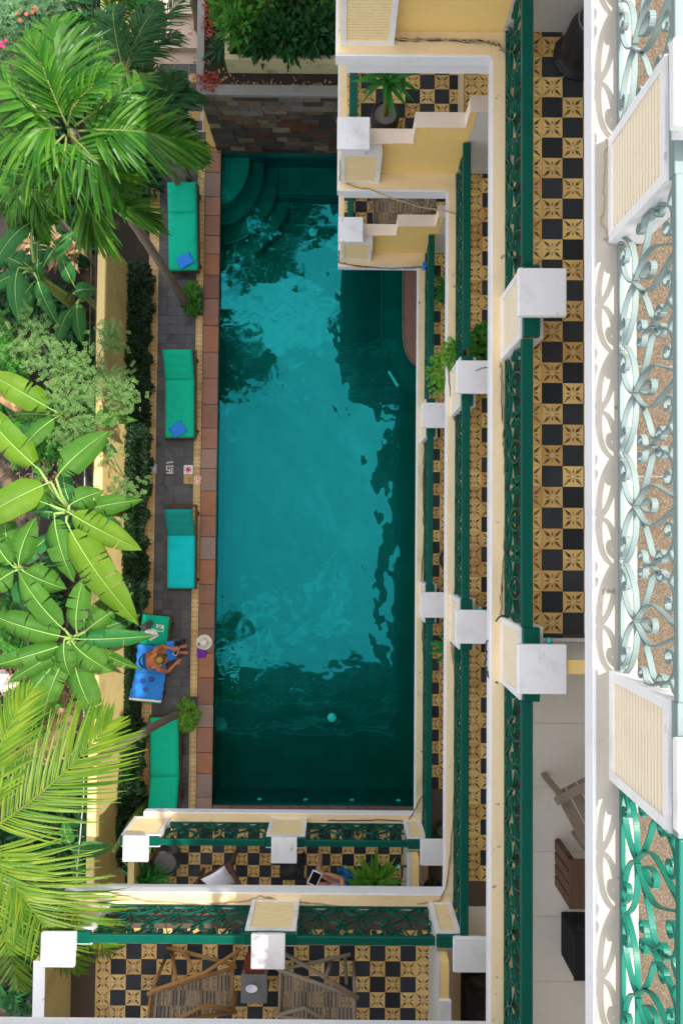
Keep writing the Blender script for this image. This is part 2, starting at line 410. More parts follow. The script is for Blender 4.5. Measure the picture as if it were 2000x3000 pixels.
for i, (wd, ht, z) in enumerate(((.60, 1.02, -.20), (.88, 1.37, -.42), (1.19, 1.72, -.64), (1.47, 2.06, -.86))):
    poly = round_corner(wd, ht)
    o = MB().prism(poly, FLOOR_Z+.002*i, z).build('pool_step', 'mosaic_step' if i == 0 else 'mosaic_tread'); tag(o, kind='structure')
    # dark nosing line on the edge of each step
    e = [Vector((p[0]+.0, p[1], z-.012)) for p in poly[1:]]
    MB().tube(e, .03, 5).build('step_nosing', 'mosaic_dark', o)
o = MB().box(PL+1.19, PT-.64, FLOOR_Z+.003, PR, PT, -.62).build('pool_bench', 'mosaic_tread'); tag(o, kind='structure')
MB().tube([(PL+1.19, PT-.64, -.63), (PR, PT-.64, -.63)], .024, 5).build('step_nosing', 'mosaic_dark', o)
# stone island on the house side with its submerged bench
def curve_edge(pts, z): return [W(x, y, z) for x, y in pts]
isl = curve_edge([(1181, 430), (1181, 985), (1184, 1012), (1191, 1036), (1202, 1055), (1220, 1073), (1262, 1098), (1330, 1120)], 0)
ben = curve_edge([(1120, 430), (1120, 950), (1124, 1000), (1133, 1045), (1150, 1088), (1176, 1126), (1215, 1160), (1262, 1185), (1330, 1205)], -.5)
poly = [(p.x, p.y) for p in ben]+[(PR, ben[-1].y), (PR, ben[0].y)]
o = MB().prism(poly, FLOOR_Z+.004, -.46).build('curved_pool_bench', 'mosaic_tread'); tag(o, kind='structure')
MB().tube([Vector((p.x, p.y, -.47)) for p in ben], .024, 5).build('step_nosing', 'mosaic_dark', o)
poly = [(p.x, p.y) for p in isl]+[(PR, isl[-1].y), (PR, isl[0].y)]
o = MB().prism(poly, FLOOR_Z+.006, .03).build('stone_terrace', 'coping_end'); tag(o, kind='structure')
MB().tube([Vector((p.x, p.y, .02)) for p in isl], .025, 6).build('terrace_nosing', 'slate_1', o)
m = MB(); n = 40
m.quad((PL, PB, WATER_Z), (PR, PB, WATER_Z), (PR, PT, WATER_Z), (PL, PT, WATER_Z))
o = m.build('pool_water', 'water'); tag(o, kind='structure')
# coping slabs
deck = MB().box(-4.14, -5.95, .002, PL-.005, 8.6, .022).build('pool_deck', 'paver_wet'); tag(deck, kind='structure')
y = PB-.3; k = 0
while y < PT+.1:
    ln = rnd(.40, .58)
    MB().box(-2.955, y+.006, .022, PL+.012, min(y+ln, PT+.1)-.006, .055+rnd(0, .004)).build('coping_slab', 'coping_%d' % random.choice((0, 0, 1, 1, 2, 3, 4)), deck, bevel=.006)
    y += ln
x = PL+.03
while x < PR:
    MB().box(x+.006, PB-.34, .0, x+.394, PB+.012, .055).build('coping_slab', 'coping_end', deck, bevel=.006); x += .4
# tiles of the deck: grey pavers, yellow border tiles
def slab_mesh(name, mat, a, b, h=.014):
    return MB().box(-a/2, -b/2, 0, a/2, b/2, h).mesh(name, mat)
me_pav = slab_mesh('paver', 'paver', .193, .193, .016); me_pav2 = slab_mesh('paver', 'paver_wet', .193, .193, .016)
me_dt = slab_mesh('border_tile', 'deck_tile', .196, .196, .018); me_dt2 = slab_mesh('border_tile', 'deck_tile', .147, .196, .018)
me_pl = slab_mesh('border_tile', 'deck_yellow_plain', .147, .196, .018)
def piece(name, me, x, y, z, par, rz=0):
    o = bpy.data.objects.new(name, me); col.objects.link(o); o.location = (x, y, z); o.rotation_euler = (0, 0, rz); o.parent = par
    return o
bushes_px = [(565, 880), (550, 2090)]
y = -5.85; j = 0
while y < 8.4:
    for i in range(4):
        piece('paver', me_pav if random.random() < .7 else me_pav2, -3.915+.0975+i*.1955, y, .022, deck)
    piece('border_tile', me_dt, -4.02, y, .022, deck)
    px, py = PX((-3.04, y, 0))
    if not any(abs(py-b) < 42 for _, b in bushes_px):
        piece('border_tile', me_dt2 if not 1385 < py < 1450 else me_pl, -3.045, y, .022, deck)
    y += .2; j += 1
# decorated odd tiles let into the paving
def motif(x, y, a, lines, mat, base=None):
    c = W(x, y, .04)
    if base: MB().box(c.x-a/2, c.y-a/2, .0395, c.x+a/2, c.y+a/2, .044).build('patch_tile', base, deck)
    mm = MB()
    for (p, q) in lines: mm.beam((c.x+p[0]*a, c.y+p[1]*a, .0455), (c.x+q[0]*a, c.y+q[1]*a, .0455), a*.11, .003)
    mm.build('tile_motif', mat, deck)
key = [((-.4, .38), (.4, .38)), ((-.35, .35), (-.35, -.05)), ((-.35, -.05), (0, -.05)), ((0, .18), (0, -.38)), ((-.4, -.38), (.4, -.38)), ((.15, .12), (.4, .12)), ((.2, -.08), (.2, -.3)), ((.2, -.1), (.4, -.1))]
motif(498, 1376, .19, key, 'magazine_white')
motif(498, 1356, .18, [((-.4, .0), (.4, .1))], 'magazine_white')
star = [((0, 0), (.42*math.cos(k*math.pi/4+.2), .42*math.sin(k*math.pi/4+.2))) for k in range(8)]
motif(552, 1376, .19, star, 'magazine_pink', 'cloth_white')
motif(552, 1404, .19, [((.1, .3), (.1, -.3)), ((.3, .3), (.3, -.3)), ((-.2, .1), (0, .1))], 'wood_grey', 'mini_tile')
motif(580, 1406, .15, [((-.35, .45), (-.35, -.4)), ((.0, .35), (.4, .35)), ((0, .35), (0, 0)), ((0, 0), (.4, 0)), ((.4, 0), (.4, -.35)), ((0, -.35), (.4, -.35))], 'magazine_pink', 'pinkish')
motif(446, 1372, .19, [((0, .4), (.4, 0)), ((.4, 0), (0, -.4)), ((0, -.4), (-.4, 0)), ((-.4, 0), (0, .4))], 'magazine_white', 'metal')
# planting bed between deck and garden wall, path beyond the palm
o = MB().box(-4.42, -7.5, .002, -4.145, 9.5, .03).build('planting_bed', 'soil'); tag(o, kind='structure')
p = MB().box(-4.1, 8.62, .003, -2.78, 13.5, .02).build('garden_path', 'path_stone'); tag(p, kind='structure')
me_mt = slab_mesh('path_tile', 'mini_tile', .20, .20, .014); me_dk = slab_mesh('path_tile', 'paver', .30, .20, .014)
y = 8.75
while y < 10.0:
    piece('path_tile', me_mt, -2.92, y, .02, p)
    for i in range(3): piece('path_tile', me_dk if (int(y*5)+i) % 4 else me_mt, -3.2-.31*i, y, .02, p)
    y += .206
for yy in (10.35, 11.1): MB().box(-4.1, yy, .02, -2.8, yy+.12, .16).build('path_step', 'path_stone', p)
# mosaic strip running down beside the stone wall
o = MB().box(-2.96, 8.285, .023, -2.72, 8.75, .05).build('mosaic_strip', 'mini_tile'); tag(o, kind='structure')

# stone wall at the pool head, every slate its own piece
wall = thing('stone_wall', 'dark slate clad retaining wall rising at the head of the pool', 'wall', (-1.3, 8.35, 0))
MB().box(-2.70, 8.24, .0, 1.6, 8.60, 2.10).build('wall_core', 'slate_core', wall)
z = .03; row = 0
while z < 2.05:
    h = rnd(.13, .19); x = -2.72 - (row % 2)*.15
    while x < 0.9:
        ln = rnd(.22, .5); x1 = max(x, -2.72)
        # the middle of the lower tier is set back a little
        back = .0 if (z > 1.45 or x < -1.75) else .035
        if x+ln > x1+.05:
            MB().box(x1+.004, 8.185+back+rnd(0, .02), z+.004, x+ln-.004, 8.242+back*.2, min(z+h, 2.1)-.004).build('slate', 'slate_%d' % random.choice((0, 0, 0, 1, 2, 2, 3, 4) if z < 1.4 else (1, 1, 4, 4, 0, 5)), wall)
        x += ln
    z += h; row += 1
MB().box(-2.76, 8.16, 2.10, .9, 8.36, 2.19).build('kerb', 'kerb_grey', wall, bevel=.012)
MB().box(-2.76, 8.36, 2.10, -2.62, 13, 2.19).build('kerb', 'kerb_grey', wall, bevel=.012)
o = MB().box(-2.62, 8.36, 1.9, 1.2, 13, 2.11).build('raised_bed_soil', 'soil'); tag(o, kind='structure')
# lime washed planter box standing in the raised bed
c0 = W(668, 215, 2.12)
pb = thing('planter_box', 'lime washed concrete planter box full of glossy leafy plants', 'planter', (c0.x, c0.y, 2.11))
yb = c0.y
MB().box(c0.x, yb, 2.11, .9, yb+.10, 2.55).box(c0.x, yb+.1, 2.11, c0.x+.1, yb+2.6, 2.55).build('planter_side', 'planter_lime', pb, bevel=.02)
MB().box(c0.x+.1, yb+.1, 2.11, .9, yb+2.6, 2.46).build('planter_soil', 'soil', pb)

# garden wall
gw = thing('garden_wall', 'yellow rendered garden wall between the deck and the banana garden', 'wall', (-4.5, 0, 0))
MB().box(-4.565, -9, 0, -4.415, 5.55, 2.0).build('wall_body', 'yellow_garden', gw, bevel=.01)
MB().box(-4.575, -9, 2.0, -4.425, 5.55, 2.03).build('wall_coping', 'wall_top', gw, bevel=.012)
MB().box(-4.62, 8.6, 0, -4.46, 14, 2.0).build('wall_body', 'yellow_garden', gw, bevel=.01)

# ------------------------------------------------------------------ the hotel
XE = {'A': 1.28, 'B': 1.39, 'C': 1.42, 'D': 1.445}
LV = {'A': LA, 'B': LB, 'C': LC, 'D': LD}
XR = {'A': 1.42, 'B': 1.52, 'C': 1.565, 'D': 1.600}      # rail centre
XF = {'A': 1.34, 'B': 1.45, 'C': 1.52, 'D': 1.535}       # face of the pedestals
YN, YS, YMAX, YMIN = 4.70, -4.70, 12.4, -12.0

me_star = slab_mesh('floor_tile', 'star_tile', .1965, .1965, .012)
me_blk = slab_mesh('floor_tile', 'black_tile', .1965, .1965, .012)
me_big = slab_mesh('floor_tile', 'beige_tile', .597, .597, .012)
def tile_field(floor, x0, y0, i0, i1, j0, j1, z, star, win):
    for i in range(i0, i1):
        for j in range(j0, j1):
            x, y = x0+(i+.5)*.2, y0+(j+.5)*.2
            px, py = PX((x, y, z))
            if win[0]-25 < px < win[2]+25 and win[1]-25 < py < win[3]+25:
                piece('floor_tile', me_star if star(i, j) else me_blk, x, y, z, floor, (random.randint(0, 3))*math.pi/2)

# wrought iron scroll panel, one repeat, drawn in (s, height)
def spiral(cx, cz, r, a0, turns, n=14):
    return [(cx+r*(1-.75*k/n)*math.cos(a0+turns*2*math.pi*k/n), cz+r*(1-.75*k/n)*math.sin(a0+turns*2*math.pi*k/n)) for k in range(n+1)]
def b2(p0, p1, p2, n=10): return [((1-t)**2*p0[0]+2*t*(1-t)*p1[0]+t*t*p2[0], (1-t)**2*p0[1]+2*t*(1-t)*p1[1]+t*t*p2[1]) for t in [k/n for k in range(n+1)]]
PER = .66
def scroll_curves():
    c = []; N = .33
    for sg in (-1, 1):
        f = lambda p: (N+sg*p[0], p[1])
        F = lambda q: [f(p) for p in q]
        c.append(F(b2((0, .20), (.06, .015), (.33, .0), 9)))                     # foot curves
        c.append(F(b2((0, .20), (.22, .25), (.33, .05), 9)))
        c.append(F(b2((.30, .0), (.25, .10), (.20, .10), 5)+spiral(.20, .065, .035, math.pi/2, .9, 10)))
        # great ogee ending in a volute
        c.append(F(b2((0, .20), (.10, .34), (.22, .40), 7)+b2((.22, .40), (.36, .46), (.27, .62), 8)[1:]+b2((.27, .62), (.22, .72), (.15, .70), 6)[1:]+spiral(.145, .64, .06, math.pi/2, .95, 14)))
        # inner pointed arch with its curl
        c.append(F(b2((0, .20), (.15, .36), (.10, .50), 8)+b2((.10, .50), (.06, .62), (0, .77), 7)[1:]))
        c.append(F(b2((0, .30), (.06, .38), (.03, .45), 6)+spiral(.0, .44, .03, 0, .7, 8)))
        # C scroll between the repeats
        c.append(F(b2((.33, .78), (.32, .66), (.24, .66), 6)+[]))
        c.append(F(spiral(.285, .55, .05, -math.pi/2, -1.0, 14)[::-1]+b2((.285, .50), (.33, .46), (.33, .38), 6)))
        c.append(F(spiral(.29, .29, .045, math.pi/2, 1.0, 14)[::-1]+b2((.29, .335), (.33, .33), (.33, .40), 5)))
    return c
def chaikin(c):
    for _ in range(2):
        q = [c[0]]
        for a, b in zip(c[:-1], c[1:]): q += [(a[0]*.75+b[0]*.25, a[1]*.75+b[1]*.25), (a[0]*.25+b[0]*.75, a[1]*.25+b[1]*.75)]
        q.append(c[-1]); c = q
    out = [c[0]]
    for p in c[1:]:
        if math.hypot(p[0]-out[-1][0], p[1]-out[-1][1]) > .012: out.append(p)
    return out
SC = [chaikin(c) for c in scroll_curves()]
def scroll_mesh(mat, along, th=.032, tk=.009, curves=None):
    m = MB()
    for cu in (curves or SC):
        for (a, b) in zip(cu[:-1], cu[1:]):
            if along == 'Y': p, q, up = Vector((0, a[0]-PER/2, a[1])), Vector((0, b[0]-PER/2, b[1])), Vector((1, 0, 0))
            else: p, q, up = Vector((a[0]-PER/2, 0, a[1])), Vector((b[0]-PER/2, 0, b[1])), Vector((0, 1, 0))
            d = (q-p).normalized()*.004
            m.beam(p-d, q+d, tk, th, up)
    return m.mesh('iron_scroll', mat)
SCM = {(mt, al): scroll_mesh(mt, al) for mt in ('green', 'aqua', 'green_sunlit') for al in ('X', 'Y')}
STRAPS = {mt: [scroll_mesh(mt, 'Y', curves=[c]) for c in SC] for mt in ('aqua', 'green_sunlit')}
def railing(par, along, fix, a, b, z, mat='green', h=.88, wd=.10, label=None):
    """hand rail with bottom bar and one iron scroll panel per repeat"""
    a, b = sorted((a, b))
    bx = lambda f0, f1, s0, s1, z0, z1: (MB().box(f0, s0, z0, f1, s1, z1) if along == 'Y' else MB().box(s0, f0, z0, s1, f1, z1))
    r = bx(fix-wd/2, fix+wd/2, a, b, z+h-.05, z+h).build('hand_rail', mat, par, bevel=.008)
    if label: r['label'] = label
    bx(fix-.012, fix+.012, a, b, z+.025, z+.05).build('bottom_bar', mat, r)
    n = max(1, round((b-a)/PER)); st = (b-a)/n
    for k in range(n):
        s = a+(k+.5)*st
        for me in (STRAPS[mat] if mat in STRAPS else [SCM[(mat, along)]]):
            o = bpy.data.objects.new('iron_scroll', me); col.objects.link(o); o.parent = r
            o.location = (fix, s, z+.045) if along == 'Y' else (s, fix, z+.045)
            o.scale = (1, st/PER, 1) if along == 'Y' else (st/PER, 1, 1)
            if mat not in STRAPS: o['kind'] = 'stuff'
    return r
def pedestal(par, facing, face, c, z, wd=.62, cap=True, dep=.20, lv='louvre', mat='green', capc=None, plate=True):
    """white pedestal with ribbed panel on its outer face, and the square post and cap behind"""
    def bx(m, d0, d1, s0, s1, z0, z1):
        # d = distance behind the face, s = along the face
        if facing == '-X': m.box(face+d0, s0, z0, face+d1, s1, z1)
        elif facing == '+Y': m.box(s0, face-d1, z0, s1, face-d0, z1)
        else: m.box(s0, face+d0, z0, s1, face+d1, z1)
        return m
    s0, s1 = c-wd/2, c+wd/2
    pd = bx(MB(), .022, dep, s0, s1, z+.002, z+.80).build('pedestal', 'white', par, bevel=.006)
    f = MB(); e = .055
    bx(f, 0, .022, s0, s1, z+.004, z+.004+e); bx(f, 0, .022, s0, s1, z+.80-e, z+.80)
    bx(f, .001, .022, s0, s0+e, z+.004+e, z+.80-e); bx(f, .001, .022, s1-e, s1, z+.004+e, z+.80-e)
    f.build('panel_border', 'white', pd)
    lo = MB(); n = 17; zz0, zz1 = z+.004+e, z+.80-e
    for k in range(n):
        a = zz0+(zz1-zz0)*k/n; b = zz0+(zz1-zz0)*(k+.72)/n
        bx(lo, .009, .0225, s0+e, s1-e, a, b)
    lo.build('ribbed_panel', lv, pd)
    if plate: bx(MB(), .015, .155, s0+.0, s1-.0, z+.805, z+.87).build('rail_plate', mat, pd, bevel=.005)
    if cap:
        cc = capc if capc is not None else c
        pst = bx(MB(), -.0, .23, cc-.15, cc+.15, z+.872 if plate else z+.8, z+1.04).build('post', 'white', pd)
        bx(MB(), -.085, .315, cc-.2, cc+.2, z+1.04, z+1.10).build('post_cap', 'white', pd, bevel=.01)
    return pd

# --- the long wing on the right
rw = thing('hotel_wing', 'long cream hotel wing with four tiers of green railed balconies beside the pool', 'building', (3.0, 0, 0))
for L in 'ABCD':
    z, xe, xr, xf = LV[L], XE[L], XR[L], XF[L]
    ymin, ymax = YMIN, YMAX
    sl = MB().box(xe, ymin, z-.15, 9.0, ymax, z).build('balcony_slab', 'fascia', rw, bevel=.006)
    MB().box(xe+.10, ymin+.02, z-.42, 8.98, ymax-.02, z-.152).build('edge_beam', 'fascia', sl)
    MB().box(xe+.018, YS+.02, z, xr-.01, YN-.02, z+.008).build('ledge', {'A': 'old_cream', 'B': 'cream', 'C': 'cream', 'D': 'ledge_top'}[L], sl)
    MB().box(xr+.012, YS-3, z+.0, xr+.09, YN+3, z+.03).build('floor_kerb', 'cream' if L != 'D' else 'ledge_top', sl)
    if L != 'D':
        MB().box(3.3, ymin, z+.002, 3.5, ymax, z+2.5).build('back_wall', 'cream_pale', rw)
        fl = MB().box(xr+.095, -8, z, 3.3, 8, z+.003).build('floor', 'brown_strip', rw)
    else:
        fl = MB().box(xr+.095, -8, z, 9.0, 8, z+.006).build('floor', 'terrazzo', rw)
        for yy in (1.0, -.2, .36): MB().box(xr+.1, yy, z+.006, 3, yy+.006, z+.0075).build('floor_joint', 'kerb_grey', fl)
    if L == 'C':
        tile_field(fl, 1.912, .297, -2, 3, -7, 24, z+.003, lambda i, j: True if i in (-2, -1) else (i+j) % 2 == 0, (1540, 95, 1715, 1862))
        yy = -1.15-.3
        while yy > -6.2:
            for i in range(3): piece('floor_tile', me_big, 1.72+.3+i*.6, yy, z+.003, fl)
            yy -= .6
    if L == 'B':
        tile_field(fl, 1.868, .482, -1, 2, -25, 23, z+.003, lambda i, j: True if i == -1 else (i+j) % 2 == 1, (1370, 515, 1432, 2655))
        for i in range(3): piece('floor_tile', me_big, 1.70+.3+.6*i, W(1390, 2700, LB).y-.1, z+.003, fl)
    if L == 'A':
        tile_field(fl, 1.684, W(1280, 1485, LA).y, -1, 2, -24, 24, z+.003, lambda i, j: (i+j) % 2 == 0 if i < 0 else i == 0 or (i+j) % 2 == 0, (1266, 760, 1308, 2470))
    mat = 'green'
    if L == 'D':
        railing(rw, 'Y', xr, -4.2, -1.37, z, 'green_sunlit', label='vivid green railing of the top terrace beside the red brown terrazzo')
        railing(rw, 'Y', xr, -.75, 1.72, z, 'aqua', label='pale aqua railing of the top terrace')
        railing(rw, 'Y', xr, 2.36, 4.6, z, 'aqua', label='pale aqua railing at the far end of the top terrace')
    else:
        top = 4.92
        railing(rw, 'Y', xr, -.75, 1.70, z); railing(rw, 'Y', xr, 2.34, top if L != 'C' else 4.93, z)
        railing(rw, 'Y', xr, -4.85 if L != 'C' else -6.5, -1.37, z)
    for c in ((2.03, -1.06) if L in 'CD' else (1.94, -1.06)):
        pedestal(rw, '-X', xf, c, z, lv='louvre', mat={'D': 'aqua'}.get(L, 'green'))
# low party walls between neighbouring balconies
def party(par, x0, y0, x1, y1, z, h=1.07):
    o = MB().box(x0, y0, z+.004, x1, y1, z+h).build('party_wall', 'greywall', par)
    MB().box(x0, y0, z+h, x1, y1, z+h+.006).build('party_wall_top', 'yellow', o)
party(rw, 1.70, -1.10, 3.3, -.985, LC)
MB().box(1.7, -.98, LC+.004, 3.3, -.945, LC+.03).build('threshold', 'white', rw)
party(rw, 1.68, -1.10, 3.3, -.985, LB); party(rw, 1.6, -1.1, 3.3, -.985, LA)

# --- the short stair wing at the top
tw = thing('hotel_wing', 'yellow hotel wing with stepped parapets reaching out to the pool steps', 'building', (.6, 6, 0))
def stepped(z, par):
    zt = [(.30, .86), (.86, 1.24), (1.46, 1.60)]
    w_ = None
    for (xa, h), xb in zip(zt, (.86, 1.46, 1.53)):
        o = MB().box(xa, 4.94, z+.002, xb, 5.08, z+h-.02).build('stepped_parapet', 'yellow', par)
        MB().box(xa-.02 if xa > .5 else xa, 4.915, z+h-.02, xb+.0, 5.10, z+h).build('parapet_top', 'pinkish', o)
        MB().box(xa-.018, 4.93, z+(h-.38 if xa > .5 else h-.2), xa, 5.09, z+h-.02).build('parapet_edge', 'pinkish', o)
    o = MB().box(1.53, 4.945, z+.002, 3.3, 5.08, z+1.58).build('inner_parapet', 'greywall', par)
    MB().box(1.53, 4.915, z+1.58, 3.3, 5.10, z+1.6).build('parapet_top', 'pinkish', o)
for L in 'ABCD':
    z, xe = LV[L], XE[L]
    sl = MB().box(-.10, YN, z-.15, xe, YMAX, z).build('balcony_slab', 'fascia', tw, bevel=.006)
    MB().box(.0, YN+.09, z-.42, xe+.08, YMAX-.05, z-.152).build('edge_beam', 'fascia', sl)
    MB().box(-.08, YN+.018, z, xe, 4.945, z+.008).box(-.08, 4.947, z, .055, YMAX-.1, z+.008).build('ledge', 'cream_x', sl)
    MB().box(xe+.001, YN-.019, z+.001, XR[L]-.02, 4.94, z+.0085).build('corner_ledge', 'cream_x', sl)
    if L == 'D': continue
    stepped(z, tw)
    pedestal(tw, '-Y', 4.80, .21, z, wd=.52, lv='louvre_y', capc=.105, plate=False)
    railing(tw, 'Y', .10, 5.12, 9.0, z)
    fl = MB().box(.10, 5.09, z, 3.3, 9.5, z+.003).build('floor', 'brown_strip', tw)
    if L == 'B':
        p = W(1186.3, 262.5, LB)
        tile_field(fl, p.x, p.y, -4, 6, -9, 5, z+.003, lambda i, j: True if i in (-4, 4, 5) else (i+j) % 2 == 0, (1050, 180, 1440, 420))
    if L == 'A':
        p = W(1041.6, 523.8, LA)
        tile_field(fl, p.x, p.y, -1, 8, -7, 5, z+.003, lambda i, j: (i+j) % 2 == 0, (1015, 500, 1310, 700))
# --- the guest wing at the bottom
bw = thing('hotel_wing', 'short cream hotel wing with two tiers of checkered balconies below the pool', 'building', (-1, -7, 0))
XL = {'A': -3.32, 'B': -3.62, 'C': -3.62, 'D': -3.62}
for L in 'ABCD':
    z, xe, xl = LV[L], XE[L], XL[L]
    sl = MB().box(xl, -11, z-.15, xe, YS, z).build('balcony_slab', 'fascia', bw, bevel=.006)
    MB().box(xl+.1, -10.9, z-.42, xe+.08, YS-.09, z-.152).build('edge_beam', 'fascia', sl)
    MB().box(xl+.02, -4.86, z, xe, YS-.018, z+.008).build('ledge', 'cream_x', sl)
    MB().box(xe+.001, -4.86, z+.001, XR[L]-.02, YS+.019, z+.0085).build('corner_ledge', 'cream_x', sl)
    if L in 'CD':
        railing(bw, 'X', -4.86, xl+.3, 1.2, z) if L == 'C' else None
        continue
    xs = (-3.16, -.85) if L == 'A' else (-3.29, -.82)
    xk = (1.20, 1.22)[L == 'B']
    for c in xs: pedestal(bw, '+Y', -4.775, c, z, lv='louvre_y')
    pedestal(bw, '+Y', -4.79, 1.24 if L == 'A' else 1.34, z, wd=.30, lv='louvre_y', capc=1.47 if L == 'A' else 1.555)
    railing(bw, 'X', -4.865, xs[0]+.31, xs[1]-.31, z, 'green'); railing(bw, 'X', -4.865, xs[1]+.31, xk-.05, z)
    fl = MB().box(xl+.1, -9, z, xk, -4.92, z+.003).build('floor', 'brown_strip', bw)
    if L == 'B':
        p = W(327.2, 2762, LB)
        tile_field(fl, p.x, p.y, -1, 24, -8, 2, z+.003, lambda i, j: True if i in (-1, 20, 21) else (i+j) % 2 == 1, (280, 2730, 1275, 3010))
        MB().box(-3.62, -9, z+.004, -3.50, -5.1, z+.93).build('side_parapet', 'yellow_garden', bw)
        MB().box(-3.63, -9, z+.93, -3.49, -5.1, z+.95).build('side_parapet_top', 'white', bw)
        MB().box(1.19, -9, z+.004, 1.215, -5.0, z+1.07).build('party_wall', 'greywall', bw)
        q = MB().box(1.216, -9, z+.004, 1.31, -5.0, z+1.07).build('party_wall', 'yellow', bw)
        MB().box(1.19, -6.2, z+1.072, 1.33, -5.42, z+1.12).build('wall_block', 'white', q)
    else:
        p = W(519, 2496.4, LA)
        tile_field(fl, p.x, p.y, -3, 22, -7, 2, z+.003, lambda i, j: (i+j) % 2 == 0, (440, 2450, 1200, 2615))
        MB().box(1.09, -9, z+.004, 1.15, -5.0, z+1.07).build('party_wall', 'greywall', bw)
        MB().box(1.151, -9, z+.004, 1.25, -5.0, z+1.07).build('party_wall', 'yellow', bw)
        MB().box(-3.32, -9, z+.004, -3.22, -5.1, z+.93).build('side_parapet', 'yellow_garden', bw)
# ground floor walls under the balconies
MB().box(2.37, -11, -.0, 2.6, 12, LA-.45).build('ground_wall', 'yellow', rw)
MB().box(.0, 8.7, 2.12, .12, 12, LA-.45).build('ground_wall', 'yellow', tw)
MB().box(-3.1, -8.2, .0, 2.3, -8.0, LA-.45).build('ground_wall', 'yellow', bw)

# ------------------------------------------------------------------ vegetation
def strip(m, pts, wid, nrm, fold=.25, uv=False):
    """a pointed leaf strip along pts (list of Vector); wid(t) half width; two faces across, folded along the middle"""
    n = len(pts); base = len(m.v)
    for k, p in enumerate(pts):
        d = (pts[min(k+1, n-1)]-pts[max(k-1, 0)]).normalized()
        s = d.cross(nrm)
        if s.length < 1e-3: s = d.cross(Vector((1, 0, 0)))
        s.normalize(); up = s.cross(d).normalized()
        hw = wid(k/(n-1))
        m.v += [tuple(p-s*hw+up*hw*fold), tuple(p), tuple(p+s*hw+up*hw*fold)]
    for k in range(n-1):
        a = base+3*k
        m.f += [(a, a+1, a+4, a+3), (a+1, a+2, a+5, a+4)]
UP = Vector((0, 0, 1))
def frond(par, p0, p1, p2, n=34, ln=.55, wd=.020, sweep=.55, droop=.5, mat='palm_leaf', rad=.016, start=.12, rmat='stem', jit=.12, lift=.25):
    """palm frond: rachis p0-p1-p2, paired leaflets"""
    seg = 24
    pts = bez(p0, p1, p2, seg)
    m = MB()
    for k in range(n):
        t = start+(1-start)*(k+rnd(-.3, .3))/n; t = min(max(t, start), .995)
        x = t*seg; i = min(int(x), seg-1); p = pts[i].lerp(pts[i+1], x-i); d = (pts[i+1]-pts[i]).normalized()
        s = d.cross(UP)
        if s.length < .05: s = Vector((1, 0, 0))
        s.normalize(); u = s.cross(d).normalized()
        prof = math.sin(math.pi*(.18+.80*t))**.7
        for sg in (-1, 1):
            L = ln*prof*rnd(.82, 1.12); sw = sweep+.55*t+rnd(-jit, jit)
            a = (s*sg*math.cos(sw)+d*math.sin(sw)+u*rnd(lift-.15, lift+.12)).normalized()
            q = []
            for j in range(5):
                r = j/4
                q.append(p+a*L*r+Vector((0, 0, -1))*L*droop*r*r*rnd(.7, 1.2))
            strip(m, q, lambda r: wd*(.35+1.6*r)*(1 if r < .4 else 1) if r < .35 else wd*(.91)*max(.04, (1-r)/.65)**.6, u+s*sg*.3, .35)
    f = m.build('frond', mat, par)
    MB().tube(pts, [rad*(1-.8*k/seg) for k in range(seg+1)], 5).build('rachis', rmat, f, smooth=True)
    return f
def pxfrond(par, a, b, za, zb, arch=.25, **kw):
    p0 = W(a[0], a[1], za); p2 = W(b[0], b[1], zb); p1 = (p0+p2)/2+Vector((0, 0, arch))
    if 'bend' in kw:
        bx, by = kw.pop('bend'); p1 = W(bx, by, (za+zb)/2+arch)
    return frond(par, p0, p1, p2, **kw)
def trunk(par, pts, r0, r1, rings=True):
    n = 26; P = bez(*[Vector(p) for p in pts], n)
    rad = [(r0+(r1-r0)*k/n)*(1.0 if (k % 2 or not rings) else 1.10) for k in range(n+1)]
    rad[0] *= 1.25
    return MB().tube(P, rad, 10).build('trunk', 'bark', par, smooth=True)

# coconut palm rooted in the deck by the pool, crown high over the garden
b = W(548, 893, .03); ctr = W(204, 378, 6.9)
pm = thing('palm_tree', 'tall palm rooted by the pool steps with a broad sunlit green crown', 'tree', b)
trunk(pm, (b, (b+ctr)/2+Vector((.08, -.05, 0)), ctr+Vector((0, 0, -.1))), .085, .06)
zc = 6.85
C = (204, 390)
for st, bend, tip, zt, kw in [
    ((188, 340), (170, 190), (152, 62), 6.7, dict(ln=.78, n=44)), ((180, 375), (90, 370), (-40, 420), 6.3, dict(ln=.72, n=40)), ((175, 360), (60, 270), (-30, 215), 6.6, dict(ln=.6, n=26)),
    ((225, 385), (400, 365), (592, 425), 5.9, dict(ln=.70, n=52)), ((220, 370), (330, 290), (440, 215), 6.1, dict(ln=.55, n=22)), ((205, 395), (290, 470), (372, 590), 5.9, dict(ln=.6, n=30)),
    ((195, 400), (190, 480), (150, 590), 5.9, dict(ln=.55, n=20)), ((205, 330), (260, 220), (296, 118), 6.6, dict(ln=.30, n=9)), ((190, 395), (110, 470), (20, 600), 5.8, dict(ln=.42, n=18))]:
    frond(pm, W(st[0], st[1], zc), W(bend[0], bend[1], zc+.35), W(tip[0], tip[1], zt), wd=.034, sweep=.48, droop=.40, jit=.20, **kw)
for a, be, t_, zt, kw in [((250, 555), (265, 620), (285, 700), 5.3, dict(ln=.66, n=26)), ((300, 600), (380, 600), (470, 665), 5.2, dict(ln=.5, n=24))]:
    frond(pm, W(a[0], a[1], 6.0), W(be[0], be[1], 6.05), W(t_[0], t_[1], zt), wd=.032, sweep=.85, droop=.35, **kw)
